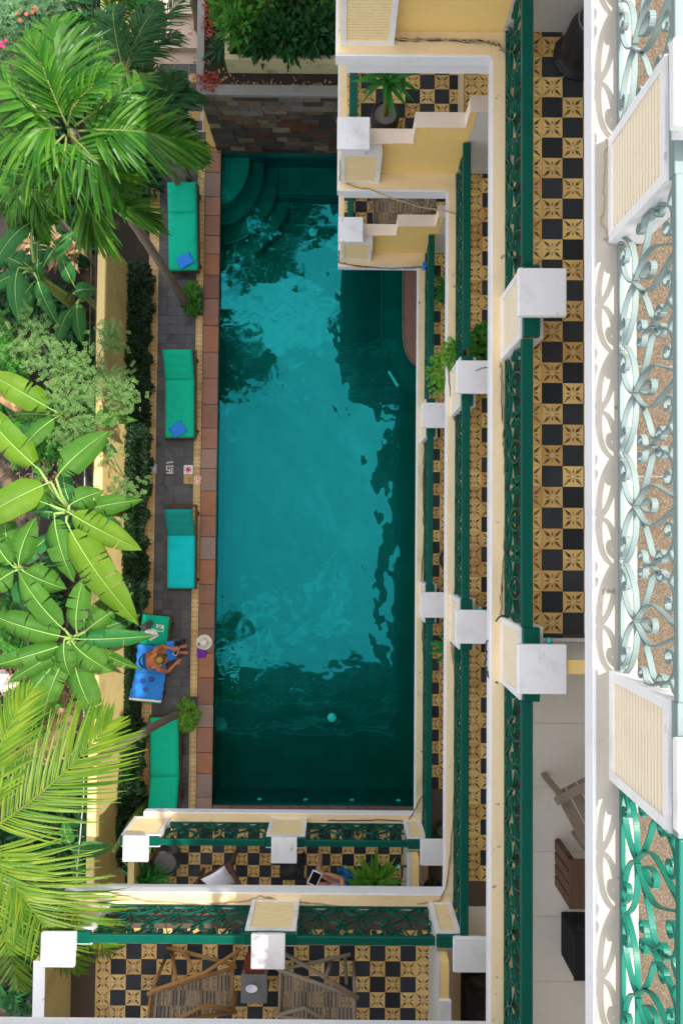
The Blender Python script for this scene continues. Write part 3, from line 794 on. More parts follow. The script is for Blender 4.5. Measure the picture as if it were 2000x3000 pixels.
for k in range(2):   # young upright fronds over the heart
    a = k*1.37+.5; d = Vector((math.cos(a), math.sin(a), 0))
    frond(pm, ctr+Vector((0, 0, .05)), ctr+d*.22+Vector((0, 0, .55)), ctr+d*rnd(.75, 1.0)+Vector((0, 0, .55)), wd=.03, n=20, ln=.42, sweep=.7, droop=.3)
MB().tube([ctr, W(250, 555, 6.0)], [.03, .02], 6).build('frond_stalk', 'stem', pm, smooth=True)
MB().tube([ctr, W(300, 600, 6.0)], [.03, .02], 6).build('frond_stalk', 'stem', pm, smooth=True)
# tall palm standing past the raised bed; the pool mirrors its crown
b = Vector((-3.1, 10.9, 0)); ctr = Vector((-2.9, 10.6, 9.6))
pt = thing('palm_tree', 'tall slender palm behind the raised bed, mirrored over the pool steps', 'tree', b)
trunk(pt, (b, (b+ctr)/2+Vector((.15, .1, 0)), ctr), .12, .08)
for k in range(17):
    a = k*2.4+.3; L = rnd(2.0, 2.7); d = Vector((math.cos(a), math.sin(a), 0)); up = rnd(.1, .9)
    frond(pt, ctr, ctr+d*L*.55+Vector((0, 0, up)), ctr+d*L+Vector((0, 0, up-1.1)), n=34, ln=.7, wd=.034, mat='palm_dark')
# second palm, leaning out over the wall
b = W(532, 2085, .03); ctr = W(-75, 2455, 7.0)
pm2 = thing('palm_tree', 'leaning palm with long yellow green fronds over the garden wall', 'tree', b)
trunk(pm2, (b, W(345, 2180, 2.6), ctr+Vector((0, 0, -.1))), .078, .062)
for tip, bend, zt, ln in [((330, 2110), (150, 2330), 6.2, .74), ((325, 2790), (130, 2590), 6.2, .70), ((95, 2020), (-40, 2200), 6.5, .5), ((60, 2900), (0, 2700), 6.2, .6), ((235, 2850), (90, 2660), 6.4, .55), ((-300, 2300), (-200, 2400), 6.3, .6), ((-260, 2650), (-180, 2520), 6.3, .6)]:
    p0 = W(-60, 2450, 7.05); p2 = W(tip[0], tip[1], zt); p1 = W(bend[0], bend[1], 7.05)
    frond(pm2, p0, p1, p2, n=48, ln=ln*1.25, wd=.021, sweep=.55, droop=.26, mat='palm_yellow', rad=.022, rmat='palm_yellow', lift=.12, jit=.07)
# dark feathery palms at the far end of the garden
def dark_palm(label, base, ctrpx, zc, tips, mat='palm_dark', ln=.45, trunk_r=.06, wd=.02, n=40):
    b = W(base[0], base[1], 0.0); c = W(ctrpx[0], ctrpx[1], zc); b = Vector((c.x, c.y, 0))
    t = thing('palm_tree', label, 'tree', b)
    trunk(t, (b, (b+c)/2+Vector((.1, 0, 0)), c), trunk_r, trunk_r*.7)
    for tip, zt in tips: pxfrond(t, (ctrpx[0]+rnd(-4, 4), ctrpx[1]+rnd(-4, 4)), tip, zc, zt, .3, n=n, ln=ln*rnd(.85, 1.1), wd=wd, mat=mat, droop=.45)
dark_palm('dark feathery palm shading the garden path beside the raised bed', (400, 200), (365, 215), 4.2,
          [((470, 10), 4.0), ((530, 100), 3.6), ((500, 230), 3.4), ((330, 20), 4.3), ((250, 100), 3.9), ((420, 330), 3.6), ((270, 290), 3.7), ((560, -20), 3.6)], ln=.5, wd=.016)
dark_palm('young palm with upright vivid green blades beside the yellow garden wall', (330, 40), (335, 120), 3.0,
          [((330, -60), 3.9), ((410, -60), 3.8), ((280, 60), 3.2), ((370, 0), 4.0)], mat='palm_leaf', ln=.35, wd=.03, n=26)
dark_palm('low dark palm crouching under the tall crown by the first lounger', (470, 400), (470, 330), 2.6,
          [((570, 270), 2.3), ((555, 400), 2.0), ((420, 420), 2.2), ((520, 210), 2.5), ((600, 480), 1.9), ((430, 260), 2.6)], ln=.5, wd=.03)
dark_palm('shaded palm half hidden behind the crown of the tall palm', (60, 560), (90, 560), 3.6,
          [((20, 640), 3.2), ((150, 650), 3.2), ((60, 480), 3.5), ((190, 590), 3.3), ((-30, 560), 3.3), ((120, 700), 2.9)], mat='palm_leaf', ln=.42, wd=.035, n=22)

# banana plants: every leaf an object
def banana_leaf(par, p0, p1, p2, wd, mat='banana', tears=3, roll=0.0, name='leaf'):
    seg = 22; pts = bez(p0, p1, p2, seg); m = MB(); m.uv = []
    L = sum((pts[k+1]-pts[k]).length for k in range(seg))
    NA = 4
    for sg in (-1, 1):
        cuts = sorted(random.sample(range(4, seg-3), min(tears, seg-8))) if tears else []
        edges = [2]+cuts+[seg]
        ph = rnd(0, 6)
        for a, b_ in zip(edges[:-1], edges[1:]):
            base = len(m.v); dz = rnd(-.09, .06) if tears else 0
            for k in range(a, b_+1):
                t = k/seg; d = (pts[min(k+1, seg)]-pts[max(k-1, 0)]).normalized()
                s = d.cross(UP).normalized(); u = s.cross(d).normalized()
                s2 = s*sg*math.cos(.42)+u*math.sin(.42)
                prof = min(1, max(0, (t-.04)/.20))**.65*(1 if t < .45 else max(0, 1-((t-.45)/.55)**2.3))
                hw = wd*max(.02, prof)
                gap = 0
                if tears and k == a and a != 2: gap = .018
                if tears and k == b_ and b_ != seg: gap = -.018
                for j in range(NA+1):
                    r = j/NA
                    q = pts[k]+s2*hw*r-u*hw*(.62*r*r)+UP*(math.sin(t*38+ph)*.012*r+dz*r*r)+d*(gap*r+.10*hw*r)
                    m.v.append(tuple(q)); m.uv.append((t*L*.5, r))
            for k in range(b_-a):
                for j in range(NA):
                    i = base+k*(NA+1)+j
                    m.f.append((i, i+1, i+NA+2, i+NA+1) if sg > 0 else (i, i+NA+1, i+NA+2, i+1))
    o = m.build(name, mat, par, smooth=True)
    MB().tube([p+UP*.006 for p in pts], [.011*(1-.8*k/seg) for k in range(seg+1)], 5).build('midrib', 'midrib', o, smooth=True)
    return o
G1, G2, G3 = 'banana', 'banana_light', 'banana_dark'
def banana(label, ctrpx, zc, leaves, base_mat='banana', nst=3):
    c = W(ctrpx[0], ctrpx[1], zc); b = Vector((c.x, c.y, 0))
    t = thing('banana_plant', label, 'plant', b)
    for k in range(nst):
        a = b+Vector((rnd(-.15, .15), rnd(-.15, .15), 0)); MB().tube([a, (a+c)/2+Vector((rnd(-.05, .05), 0, 0)), c+Vector((0, 0, -.1))], [.10, .08, .035], 9).build('pseudostem', 'stem', t, smooth=True)
    for k in range(5 if zc > 2.5 else 0):      # lower, older leaves
        a = rnd(0, 6.28); d = Vector((math.cos(a), math.sin(a), 0)); q = Vector((c.x, c.y, zc-.45)); L = rnd(.8, 1.3)
        banana_leaf(t, q+d*.12, q+d*L*.55+Vector((0, 0, .25)), q+d*L+Vector((0, 0, -.45)), rnd(.13, .2), random.choice((G3, G3, base_mat)), 3)
    for (a, e, wpx, za, ze, mt, tr) in leaves:
        p0 = W(a[0], a[1], zc+za); p2 = W(e[0], e[1], zc+ze); p1 = (p0+p2)/2+Vector((0, 0, .18+(p2-p0).length*.16))
        d = (CAM_H-zc)/FPX
        p2 = p2+(p2-p0)*.06
        banana_leaf(t, p0, p1, p2, wpx*d*.5*.95, mt, tr)
        MB().tube([Vector((c.x, c.y, zc-.35)), (Vector((c.x, c.y, zc-.1))+p0)/2, p0, p0.lerp(p2, .05)], [.03, .026, .018, .014], 6).build('stalk', 'midrib', t, smooth=True)
G1, G2, G3 = 'banana', 'banana_light', 'banana_dark'
banana('big banana plant with broad sunlit leaves reaching over the yellow wall', (205, 1875), 3.1, [
    ((200, 1868), (-20, 1800), 92, .05, .05, G1, 3), ((195, 1850), (62, 1680), 80, .1, .15, G1, 2), ((226, 1858), (246, 1700), 78, .1, .1, G1, 2),
    ((220, 1872), (446, 1862), 62, 0, -.1, G3, 2), ((212, 1882), (325, 1962), 104, .05, -.1, G1, 3), ((216, 1925), (288, 2100), 100, -.1, -.35, G1, 3),
    ((192, 1888), (-8, 1948), 64, .1, .1, G1, 2), ((196, 1896), (32, 1995), 54, 0, -.1, G1, 2), ((190, 1915), (58, 2080), 62, -.1, -.3, G1, 3),
    ((202, 1905), (133, 2090), 72, -.05, -.3, G1, 3), ((190, 1872), (207, 1975), 72, .15, 0, G1, 1), ((250, 1850), (345, 1782), 62, -.1, -.2, G1, 2)])
banana('tall banana plant with long torn leaves hanging over the wall top', (190, 1500), 3.5, [
    ((195, 1530), (398, 1815), 120, .1, -.45, G2, 5), ((200, 1500), (405, 1606), 92, .1, -.35, G2, 4), ((160, 1505), (216, 1695), 92, .0, -.3, G1, 3),
    ((150, 1412), (-60, 1530), 112, .25, .2, G2, 1), ((165, 1400), (312, 1270), 96, .2, .0, G1, 2), ((118, 1378), (-60, 1185), 100, .2, .1, G2, 3),
    ((205, 1480), (300, 1440), 84, -.1, -.3, G1, 2), ((150, 1480), (60, 1440), 70, -.1, -.2, G1, 1)])
banana('banana plant with a whorl of leaves at the garden edge', (55, 1668), 3.0, [
    ((55, 1662), (105, 1522), 78, .1, .05, G1, 1), ((65, 1670), (188, 1722), 88, .1, 0, G1, 2), ((45, 1672), (-25, 1725), 84, .1, .1, G1, 1),
    ((40, 1660), (-15, 1565), 84, .15, .1, G1, 2), ((60, 1655), (165, 1560), 60, 0, -.1, G3, 1), ((48, 1660), (20, 1500), 70, 0, -.1, G1, 1), ((60, 1690), (90, 1800), 70, -.2, -.4, G3, 1)])
banana('banana plant with one broad leaf below the pale feathery shrub', (170, 1210), 2.9, [
    ((162, 1205), (-25, 1095), 92, .1, .0, G2, 2), ((170, 1220), (60, 1330), 66, -.1, -.3, G1, 1), ((180, 1200), (290, 1150), 60, -.2, -.5, G3, 1)])
banana('shaded banana plant with deep green leaves behind the wall', (85, 780), 2.9, [
    ((55, 785), (60, 942), 68, .1, -.25, G3, 0), ((110, 815), (168, 945), 50, 0, -.3, G3, 0), ((95, 650), (-10, 778), 62, .3, .2, G3, 0),
    ((115, 760), (122, 830), 36, -.1, -.3, G3, 0), ((70, 800), (-20, 850), 50, -.3, -.5, G3, 0)], nst=2)
banana('low shaded banana plant in the dark corner against the wall', (240, 860), 1.6, [
    ((215, 860), (285, 850), 60, 0, -.1, G3, 0), ((230, 880), (240, 1000), 56, 0, -.2, G3, 0), ((215, 900), (170, 1010), 50, 0, -.2, G3, 0), ((220, 840), (180, 740), 50, 0, -.2, G3, 0)], nst=1)
banana('dark banana plant beside the lower balcony end pillar', (330, 2500), 2.4, [
    ((200, 2485), (330, 2478), 60, .1, 0, G3, 1), ((215, 2480), (190, 2400), 44, 0, -.1, G3, 0), ((225, 2500), (250, 2600), 44, 0, -.2, G3, 0)], nst=1)

# leafy clouds of small leaves
def leafmesh(name, mat, n, rx, ry, rz, ln, wd, seedv, shell=.5, up=.4, tri=False):
    rs = random.Random(seedv); m = MB()
    for k in range(n):
        while True:
            q = Vector((rs.uniform(-1, 1), rs.uniform(-1, 1), rs.uniform(-.9, 1)))
            if shell < q.length < 1: break
        q = q*(1+.18*math.sin(q.x*7+seedv)*math.cos(q.y*6))
        p = Vector((q.x*rx, q.y*ry, rz+q.z*rz))
        d = Vector((q.x+rs.uniform(-.7, .7), q.y+rs.uniform(-.7, .7), up*rs.uniform(-.5, 1.2))).normalized()
        L = ln*rs.uniform(.6, 1.3)
        nr = Vector((rs.uniform(-.6, .6), rs.uniform(-.6, .6), 1))
        s = d.cross(nr).normalized()*wd*L/ln
        i = len(m.v); md = p+d*L*.5+Vector((0, 0, -.08*L))
        m.v += [tuple(p), tuple(md-s), tuple(p+d*L+Vector((0, 0, -.25*L))), tuple(md+s)]
        m.f += [(i, i+1, i+2, i+3)]
    return m.mesh(name, mat)
def shrub(name, label, loc, me, sc=(1, 1, 1), rz=0, group=None, cat='shrub', stems=4, smat='stem', h=.5):
    t = thing(name, label, cat, loc, 0, group)
    o = bpy.data.objects.new('foliage', me); col.objects.link(o); o.parent = t; o.scale = sc; o.rotation_euler = (0, 0, rz)
    m = MB()
    for k in range(stems):
        a = k*6.28/stems+rz
        m.tube([Vector((0, 0, -.0)), Vector((.08*math.cos(a), .08*math.sin(a), h*.5*sc[2])), Vector((.2*math.cos(a)*sc[0], .2*math.sin(a)*sc[1], h*1.1*sc[2]))], [.014, .010, .004], 5)
    m.build('branches', smat, t, world=False)
    return t
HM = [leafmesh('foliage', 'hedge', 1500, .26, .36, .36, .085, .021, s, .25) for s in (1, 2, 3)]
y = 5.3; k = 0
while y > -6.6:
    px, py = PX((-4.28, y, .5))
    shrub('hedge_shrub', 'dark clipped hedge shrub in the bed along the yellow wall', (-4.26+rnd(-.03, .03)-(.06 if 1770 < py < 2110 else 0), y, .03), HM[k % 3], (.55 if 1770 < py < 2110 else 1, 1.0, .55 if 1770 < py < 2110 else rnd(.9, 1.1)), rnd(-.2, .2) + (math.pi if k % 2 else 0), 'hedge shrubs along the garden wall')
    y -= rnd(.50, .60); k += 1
BM_ = [leafmesh('foliage', 'bush', 520, .20, .26, .20, .075, .024, s, .2) for s in (11, 12)]
shrub('pool_bush', 'round green bush at the foot of the tall palm by the pool steps', W(566, 882, .03), BM_[0], (1, 1.25, 1))
shrub('pool_bush', 'round green bush at the foot of the leaning palm', W(552, 2092, .03), leafmesh('foliage', 'bright_bush', 560, .20, .24, .20, .07, .024, 15, .2), (1.1, 1.25, 1))
# pale feathery shrub: twigs carrying fine leaflets
def feather_shrub(label, ctrpx, zc, tips, mat, ln=.028, wd=.010, nleaf=170, name='feathery_shrub'):
    c = W(ctrpx[0], ctrpx[1], zc*.45); b = Vector((c.x, c.y, 0)); t = thing(name, label, 'shrub', b)
    for (tx, ty, tz) in tips:
        e = W(tx, ty, tz); mid = (b+e)/2+Vector((rnd(-.1, .1), rnd(-.1, .1), .35))
        pts = bez(b+Vector((0, 0, .3)), mid, e, 10)
        m = MB()
        for k in range(nleaf//4):
            q = e+Vector((random.gauss(0, .13), random.gauss(0, .13), random.gauss(0, .08)))
            dd = Vector((rnd(-1, 1), rnd(-1, 1), rnd(-.25, .3))).normalized(); s = dd.cross(UP).normalized()
            for j in range(5):
                p = q+dd*.026*j
                for sg in (-1, 1):
                    a = (s*sg+dd*.6+UP*rnd(-.3, .3)).normalized(); L = ln*rnd(.8, 1.4)*1.25; ss = a.cross(UP).normalized()*wd*1.25
                    i = len(m.v); md = p+a*L*.5
                    m.v += [tuple(p), tuple(md-ss), tuple(p+a*L), tuple(md+ss)]; m.f.append((i, i+1, i+2, i+3))
        o = m.build('foliage', mat, t)
        MB().tube(pts, [.016*(1-.75*k/10) for k in range(11)], 5).build('branch', 'bark', o, smooth=True)
feather_shrub('pale feathery shrub with fine leaflets spilling over the wall', (190, 1180), 3.2,
    [(85, 945, 3.0), (120, 1000, 3.1), (180, 1040, 3.2), (150, 1090, 3.0), (215, 1110, 3.1), (250, 1150, 3.0), (200, 1190, 2.9), (260, 1230, 2.9), (190, 1270, 2.8), (320, 975, 2.9),
     (365, 1150, 2.8), (340, 1110, 2.8), (240, 1300, 2.7), (160, 1160, 3.0), (60, 1010, 2.8), (110, 1060, 2.9), (230, 1060, 2.9), (280, 1095, 2.8), (350, 1185, 2.7), (330, 1000, 2.8)], 'moringa')
feather_shrub('wispy green climber on the wall beside the banana leaves', (345, 1400), 2.2, [(330, 1330, 2.2), (370, 1420, 2.1), (340, 1450, 2.2), (380, 1440, 2.0), (330, 1500, 2.2)], 'moringa', nleaf=70)
feather_shrub('grey green shrub with coral flowers in the far garden corner', (70, 60), 3.0,
    [(20, 20, 3.0), (70, 30, 3.1), (120, 50, 3.0), (40, 80, 2.9), (100, 90, 2.9), (150, 100, 2.8), (10, 120, 2.8), (60, 10, 3.1), (140, 20, 3.0), (-10, 60, 2.9), (90, 60, 3.0)], 'mimosa', ln=.035, wd=.013, nleaf=260)
feather_shrub('green fern like shrub at the left garden edge', (10, 1000), 2.4, [(0, 960, 2.4), (10, 1010, 2.5), (25, 1060, 2.4), (-10, 1050, 2.4), (40, 1020, 2.3)], 'bush', ln=.035, nleaf=140)
feather_shrub('dark leafy shrub filling the garden below the banana leaves', (60, 1960), 1.4, [(20, 1880, 1.4), (40, 1905, 1.4), (60, 1310, 1.5), (130, 1340, 1.4), (150, 1310, 1.5), (100, 1270, 1.5)], 'bush', ln=.05, wd=.02, nleaf=110)
fl = thing('flower_cluster', 'cluster of small pink flowers on the left edge of the palm crown', 'flowers', W(12, 135, 0))
m = MB()
for (x, y) in [(8, 128), (20, 122), (14, 140), (4, 136)]: m.lathe(W(x, y, 3.0), [(.0, 0), (.03, .01), (.035, .03), (.0, .035)], 7)
m.build('petals', 'flower', fl)['kind'] = 'stuff'
MB().tube([W(12, 135, 0), W(12, 132, 3.0)], .008, 5).build('stem', 'stem', fl)
fl = thing('flower_cluster', 'coral flowers among the grey green foliage of the corner shrub', 'flowers', W(100, 35, 0))
m = MB()
for (x, y) in [(105, 25), (98, 38), (80, 44), (62, 62), (55, 40), (110, 32)]: m.lathe(W(x, y, 3.15), [(.0, 0), (.035, .01), (.04, .03), (.0, .04)], 7)
m.build('petals', 'flower_coral', fl)['kind'] = 'stuff'
MB().tube([W(100, 35, 0), W(100, 35, 3.15)], .008, 5).build('stem', 'stem', fl)
# strap leaved rosettes
def rosette(par, c, n, ln, wd, mat, el=(.2, 1.3), droop=.5, name='foliage', az=(0, 6.283), seedv=0):
    rs = random.Random(seedv); m = MB()
    for k in range(n):
        a = az[0]+(az[1]-az[0])*(k+rs.uniform(0, .8))/n; e = rs.uniform(*el); L = ln*rs.uniform(.7, 1.1)
        d = Vector((math.cos(a)*math.cos(e), math.sin(a)*math.cos(e), math.sin(e)))
        q = [c+d*L*r+Vector((0, 0, -1))*L*droop*r*r for r in (0, .2, .4, .6, .8, 1)]
        strip(m, q, lambda r: wd*(.45+1.1*r if r < .5 else max(.03, 2.0*(1-r))), UP*.4+Vector((-d.x, -d.y, .5)), .3)
    return m.build(name, mat, par)
def garden_rosette(label, px, z, n, ln, wd, mat, cat='plant', **kw):
    c = W(px[0], px[1], z); t = thing('spiky_plant', label, cat, (c.x, c.y, 0))
    MB().tube([Vector((c.x, c.y, 0)), c], .02, 6).build('stem', 'stem', t)
    rosette(t, c, n, ln, wd, mat, **kw); return t
garden_rosette('small spiky plant in the bed beside the last lounger', (365, 2360), .45, 12, .30, .028, 'fern', el=(.1, .8), seedv=3)
garden_rosette('dark long leaved plant by the balcony end of the hedge', (345, 2440), .7, 14, .55, .035, 'deep', el=(.1, .9), seedv=4)
garden_rosette('spiky green plant on the dark ground left of the lower balcony', (25, 2920), .6, 11, .55, .045, 'fern', el=(.1, .8), seedv=5)
garden_rosette('shadowy grass like plant in the bottom garden corner', (70, 2800), .5, 26, .7, .012, 'deep', el=(.1, 1.0), seedv=6)
garden_rosette('shadowy leafy plant hugging the end wall of the balconies', (100, 2990), .6, 14, .5, .04, 'deep', el=(.1, .9), seedv=7)
garden_rosette('dark leafy plant filling the gap between palm and wall', (240, 2420), 1.0, 16, .6, .06, 'deep', el=(.0, .9), seedv=8)
# under-storey greenery in the shadows
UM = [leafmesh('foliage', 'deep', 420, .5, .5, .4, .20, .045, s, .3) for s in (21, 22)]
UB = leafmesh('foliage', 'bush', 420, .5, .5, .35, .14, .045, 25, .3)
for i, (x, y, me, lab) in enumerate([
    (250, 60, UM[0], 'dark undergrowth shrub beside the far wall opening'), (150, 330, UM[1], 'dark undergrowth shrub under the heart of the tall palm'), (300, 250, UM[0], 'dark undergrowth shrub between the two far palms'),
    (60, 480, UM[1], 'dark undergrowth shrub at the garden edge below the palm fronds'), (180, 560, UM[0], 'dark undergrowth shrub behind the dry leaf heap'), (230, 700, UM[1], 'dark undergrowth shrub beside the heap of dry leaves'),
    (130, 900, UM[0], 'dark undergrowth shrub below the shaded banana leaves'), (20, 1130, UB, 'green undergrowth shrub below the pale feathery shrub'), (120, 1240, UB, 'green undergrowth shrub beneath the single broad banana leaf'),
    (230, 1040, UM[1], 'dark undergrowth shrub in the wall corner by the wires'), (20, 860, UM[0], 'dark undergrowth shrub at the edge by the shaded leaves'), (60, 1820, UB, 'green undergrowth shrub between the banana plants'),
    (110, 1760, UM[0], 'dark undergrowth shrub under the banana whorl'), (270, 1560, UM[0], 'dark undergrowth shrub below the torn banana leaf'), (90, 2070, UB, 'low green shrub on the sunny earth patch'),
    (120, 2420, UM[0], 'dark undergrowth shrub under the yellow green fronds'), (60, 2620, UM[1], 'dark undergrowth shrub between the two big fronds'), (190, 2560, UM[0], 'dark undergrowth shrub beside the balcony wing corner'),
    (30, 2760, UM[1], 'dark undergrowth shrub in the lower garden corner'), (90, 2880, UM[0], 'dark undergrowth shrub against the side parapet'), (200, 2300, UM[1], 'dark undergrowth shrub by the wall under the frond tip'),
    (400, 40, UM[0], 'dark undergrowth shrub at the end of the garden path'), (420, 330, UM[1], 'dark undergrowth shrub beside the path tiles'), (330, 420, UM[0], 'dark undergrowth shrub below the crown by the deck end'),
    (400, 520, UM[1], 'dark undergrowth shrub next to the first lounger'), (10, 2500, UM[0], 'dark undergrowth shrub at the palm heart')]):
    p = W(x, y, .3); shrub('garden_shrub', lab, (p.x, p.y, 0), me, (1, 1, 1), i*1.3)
# raised bed planting at the top
PBM = [leafmesh('foliage', 'deep', 330, .5, .42, .36, .26, .05, s, .2, up=.9) for s in (31, 32)]+[leafmesh('foliage', 'bush', 300, .45, .42, .4, .26, .045, 33, .2, up=.9)]
for i, (x, y, k, lab) in enumerate([(705, 130, 2, 'glossy leafy plant at the left end of the planter box'), (770, 150, 0, 'glossy dark plant overhanging the middle of the planter box'), (840, 150, 1, 'glossy dark plant in the planter box under the eaves'),
    (910, 145, 0, 'glossy dark plant beside the white balcony corner'), (955, 130, 1, 'glossy dark plant tucked against the wing wall'), (700, 60, 2, 'bright leafy plant at the back left of the planter'),
    (780, 60, 2, 'tall leafy plant at the back of the planter'), (870, 50, 0, 'tall dark plant at the back of the planter'), (950, 40, 2, 'tall leafy plant at the back by the wing'), (655, 20, 2, 'sunlit leafy plant at the far corner of the raised bed')]):
    p = W(x, y-42, 2.8); shrub('planter_plant', lab, (p.x, p.y, 2.46 if x > 670 else 2.11), PBM[k], (.7, .62, .95), i*.9, stems=5)
garden_rosette_c = W(610, 245, 2.12)
t = thing('ground_plant', 'low red leaved plant at the corner of the raised bed', 'plant', garden_rosette_c)
o = bpy.data.objects.new('foliage', leafmesh('foliage', 'red_plant', 260, .24, .20, .06, .06, .018, 41, .1)); col.objects.link(o); o.parent = t
t = thing('ground_plant', 'low coral leaved plant trailing along the edge of the raised bed', 'plant', W(612, 40, 2.12))
me = leafmesh('foliage', 'red_plant', 200, .12, .5, .06, .06, .018, 42, .1); o = bpy.data.objects.new('foliage', me); col.objects.link(o); o.parent = t
t = thing('ground_plant', 'dark strappy plant lying over the edge of the raised bed', 'plant', W(625, 140, 2.12))
rosette(t, W(640, 150, 2.2), 26, .42, .022, 'deep', el=(.0, .6), seedv=12)
# leaf litter
def litter(name, label, pts, n, sx, sy, z, mat, ln=.10, wd=.03, cat='dry leaves', kind='stuff', hz=.04):
    m = MB()
    for (x, y) in pts:
        c = W(x, y, z)
        for k in range(n):
            p = c+Vector((random.gauss(0, sx), random.gauss(0, sy), rnd(0, hz))); a = rnd(0, 6.28); d = Vector((math.cos(a), math.sin(a), rnd(-.3, .3))); L = ln*rnd(.5, 1.4)
            s = Vector((-d.y, d.x, rnd(-.5, .5)))*wd*rnd(.6, 1.2); i = len(m.v)
            m.v += [tuple(p), tuple(p+d*L*.5-s), tuple(p+d*L), tuple(p+d*L*.5+s)]; m.f.append((i, i+1, i+2, i+3))
    o = m.build(name, mat); tag(o, label, cat, kind=kind); return o
litter('leaf_litter', 'brown dry leaf litter strewn on the garden soil', [(150, 2060), (180, 2140), (100, 2140), (150, 2200), (60, 2170), (120, 1400), (200, 1600), (30, 1980), (100, 2040), (240, 2000), (60, 1250), (200, 1080), (250, 700)], 150, .22, .22, .02, 'litter')
litter('straw_litter', 'pale dry straw and grass on the sunny garden earth', [(185, 2110), (160, 2150), (200, 2080), (120, 2180)], 260, .14, .16, .03, 'dry_strand', ln=.16, wd=.006)
litter('bed_litter', 'fallen bleached leaves on the dark soil of the raised bed', [(640, 220), (700, 250), (780, 255), (850, 250), (930, 250), (620, 180), (610, 100)], 16, .18, .06, 2.115, 'litter', ln=.07, wd=.02)
o = litter('dry_leaf_heap', 'heap of large curled brown banana leaves in the dark garden', [(115, 700), (140, 720), (160, 735), (190, 760), (215, 745), (130, 745)], 34, .10, .10, 1.0, 'litter', ln=.30, wd=.07, hz=.3)
tr = thing('fallen_stem', 'cut brown banana stem lying in the garden', 'stem', W(60, 1180, .3))
MB().tube([W(-10, 1155, .9), W(40, 1185, .8), W(100, 1225, .6)], [.11, .12, .11], 10).build('stem_body', 'dry_leaf', tr, smooth=True)
for k, (x, y, r) in enumerate([(30, 2010, .26), (5, 1990, .2), (60, 2035, .18)]):
    c = W(x, y, .1); m = MB(); n = 9
    m.lathe((c.x, c.y, 0), [(r*.7, 0), (r, r*.3), (r*.9, r*.6), (r*.5, r*.85), (0, r*.9)], n)
    m.v = [(v[0]+rnd(-.03, .03), v[1]+rnd(-.03, .03), v[2]+rnd(-.02, .02)*(v[2] > .01)) for v in m.v]
    o = m.build('boulder', 'path_stone'); tag(o, ['large brown boulder in the sunny garden patch', 'pale boulder at the garden edge beside the brown one', 'small boulder half under banana leaves'][k], 'rock')

# ------------------------------------------------------------------ loungers, towels and pool side things
def rot2(p, a): return Vector((p[0]*math.cos(a)-p[1]*math.sin(a), p[0]*math.sin(a)+p[1]*math.cos(a), p[2]))
def cushion(par, x0, x1, y0, y1, z0, z1, mat, name='cushion', ang=0, wr=.006, label=None):
    """padded slab with soft edges; ang tilts it up about its y0 edge"""
    nx, ny = 9, 16; m = MB()
    for side in (1, 0):
        for j in range(ny+1):
            for i in range(nx+1):
                u, v = i/nx, j/ny
                e = min(u, 1-u)*nx/1.0; f = min(v, 1-v)*ny/1.0
                k = min(1, e*.8)*min(1, f*.8)
                z = (z0+z1)/2+((z1-z0)/2*(.45+.55*k) + wr*math.sin(v*23+u*2.5)*k)*(1 if side else -1)
                y, zz = (v*(y1-y0)), z
                yy = y*math.cos(ang)-(zz-z0)*math.sin(ang); z2 = z0+y*math.sin(ang)+(zz-z0)*math.cos(ang)
                m.v.append((x0+(x1-x0)*u, y0+yy, z2))
    N = (nx+1)*(ny+1)
    for j in range(ny):
        for i in range(nx):
            a = j*(nx+1)+i
            m.f.append((a, a+1, a+nx+2, a+nx+1)); m.f.append((N+a, N+a+nx+1, N+a+nx+2, N+a+1))
    ring = [i for i in range(nx+1)]+[j*(nx+1)+nx for j in range(1, ny+1)]+[ny*(nx+1)+i for i in range(nx-1, -1, -1)]+[j*(nx+1) for j in range(ny-1, 0, -1)]
    for a, b in zip(ring, ring[1:]+ring[:1]): m.f.append((a, a+N, b+N, b))
    o = m.build(name, mat, par, smooth=True, world=False)
    if label: o['label'] = label
    return o
def lounger(label, ctr, rotz, back=+1, ang=18, seat='cushion_green', bk='cushion_green', L=1.86, wd=.60, bl=.62):
    c = W(ctr[0], ctr[1], .32)
    t = thing('sun_lounger', label, 'sun lounger', (c.x, c.y, .038), rotz + (0 if back > 0 else math.pi), 'sun loungers on the pool deck')
    h = L/2
    f = MB()
    for sx in (-1, 1): f.box(sx*(wd/2+.012)-.02, -h, .20, sx*(wd/2+.012)+.02, h, .26)
    f.box(-wd/2, -h, .20, wd/2, -h+.04, .26).box(-wd/2, h-.04, .20, wd/2, h, .26)
    f.build('frame', 'wood_dark', t, world=False)
    for k in range(9): 
        y = -h+.1+k*(L-bl-.15)/8
        MB().box(-wd/2+.01, y-.035, .262, wd/2-.01, y+.035, .278).build('slat', 'wood_dark', t, world=False)
    for sx in (-1, 1):
        for sy in (-1, 1): MB().box(sx*(wd/2+.005)-.025, sy*(h-.18)-.03, 0, sx*(wd/2+.005)+.025, sy*(h-.18)+.03, .20).build('leg', 'wood_dark', t, world=False)
    cushion(t, -wd/2, wd/2, -h+.02, h-bl-.004, .28, .35, seat, 'seat_cushion')
    cushion(t, -wd/2, wd/2, h-bl+.004, h-.0, .28, .35, bk, 'back_cushion', R(ang))
    MB().beam((0, h-bl*.45, .20), (0, h-bl*.45, .20+math.tan(R(ang))*bl*.5+.04), .3, .03).build('back_support', 'wood_dark', t, world=False)
    return t, c
lounger('green sun lounger under the palm with a folded blue towel at its foot', (537, 668), R(1.5), 1, 5)
lounger('green sun lounger with raised back and blue towel beside the odd patterned tiles', (528, 1155), R(.8), 1, 24)
lounger('teal sun lounger with steeply raised back and bright seat cushion', (532, 1602), R(.5), 1, 32, 'cushion_teal', 'cushion_teal_dark', L=1.74, wd=.56, bl=.62)
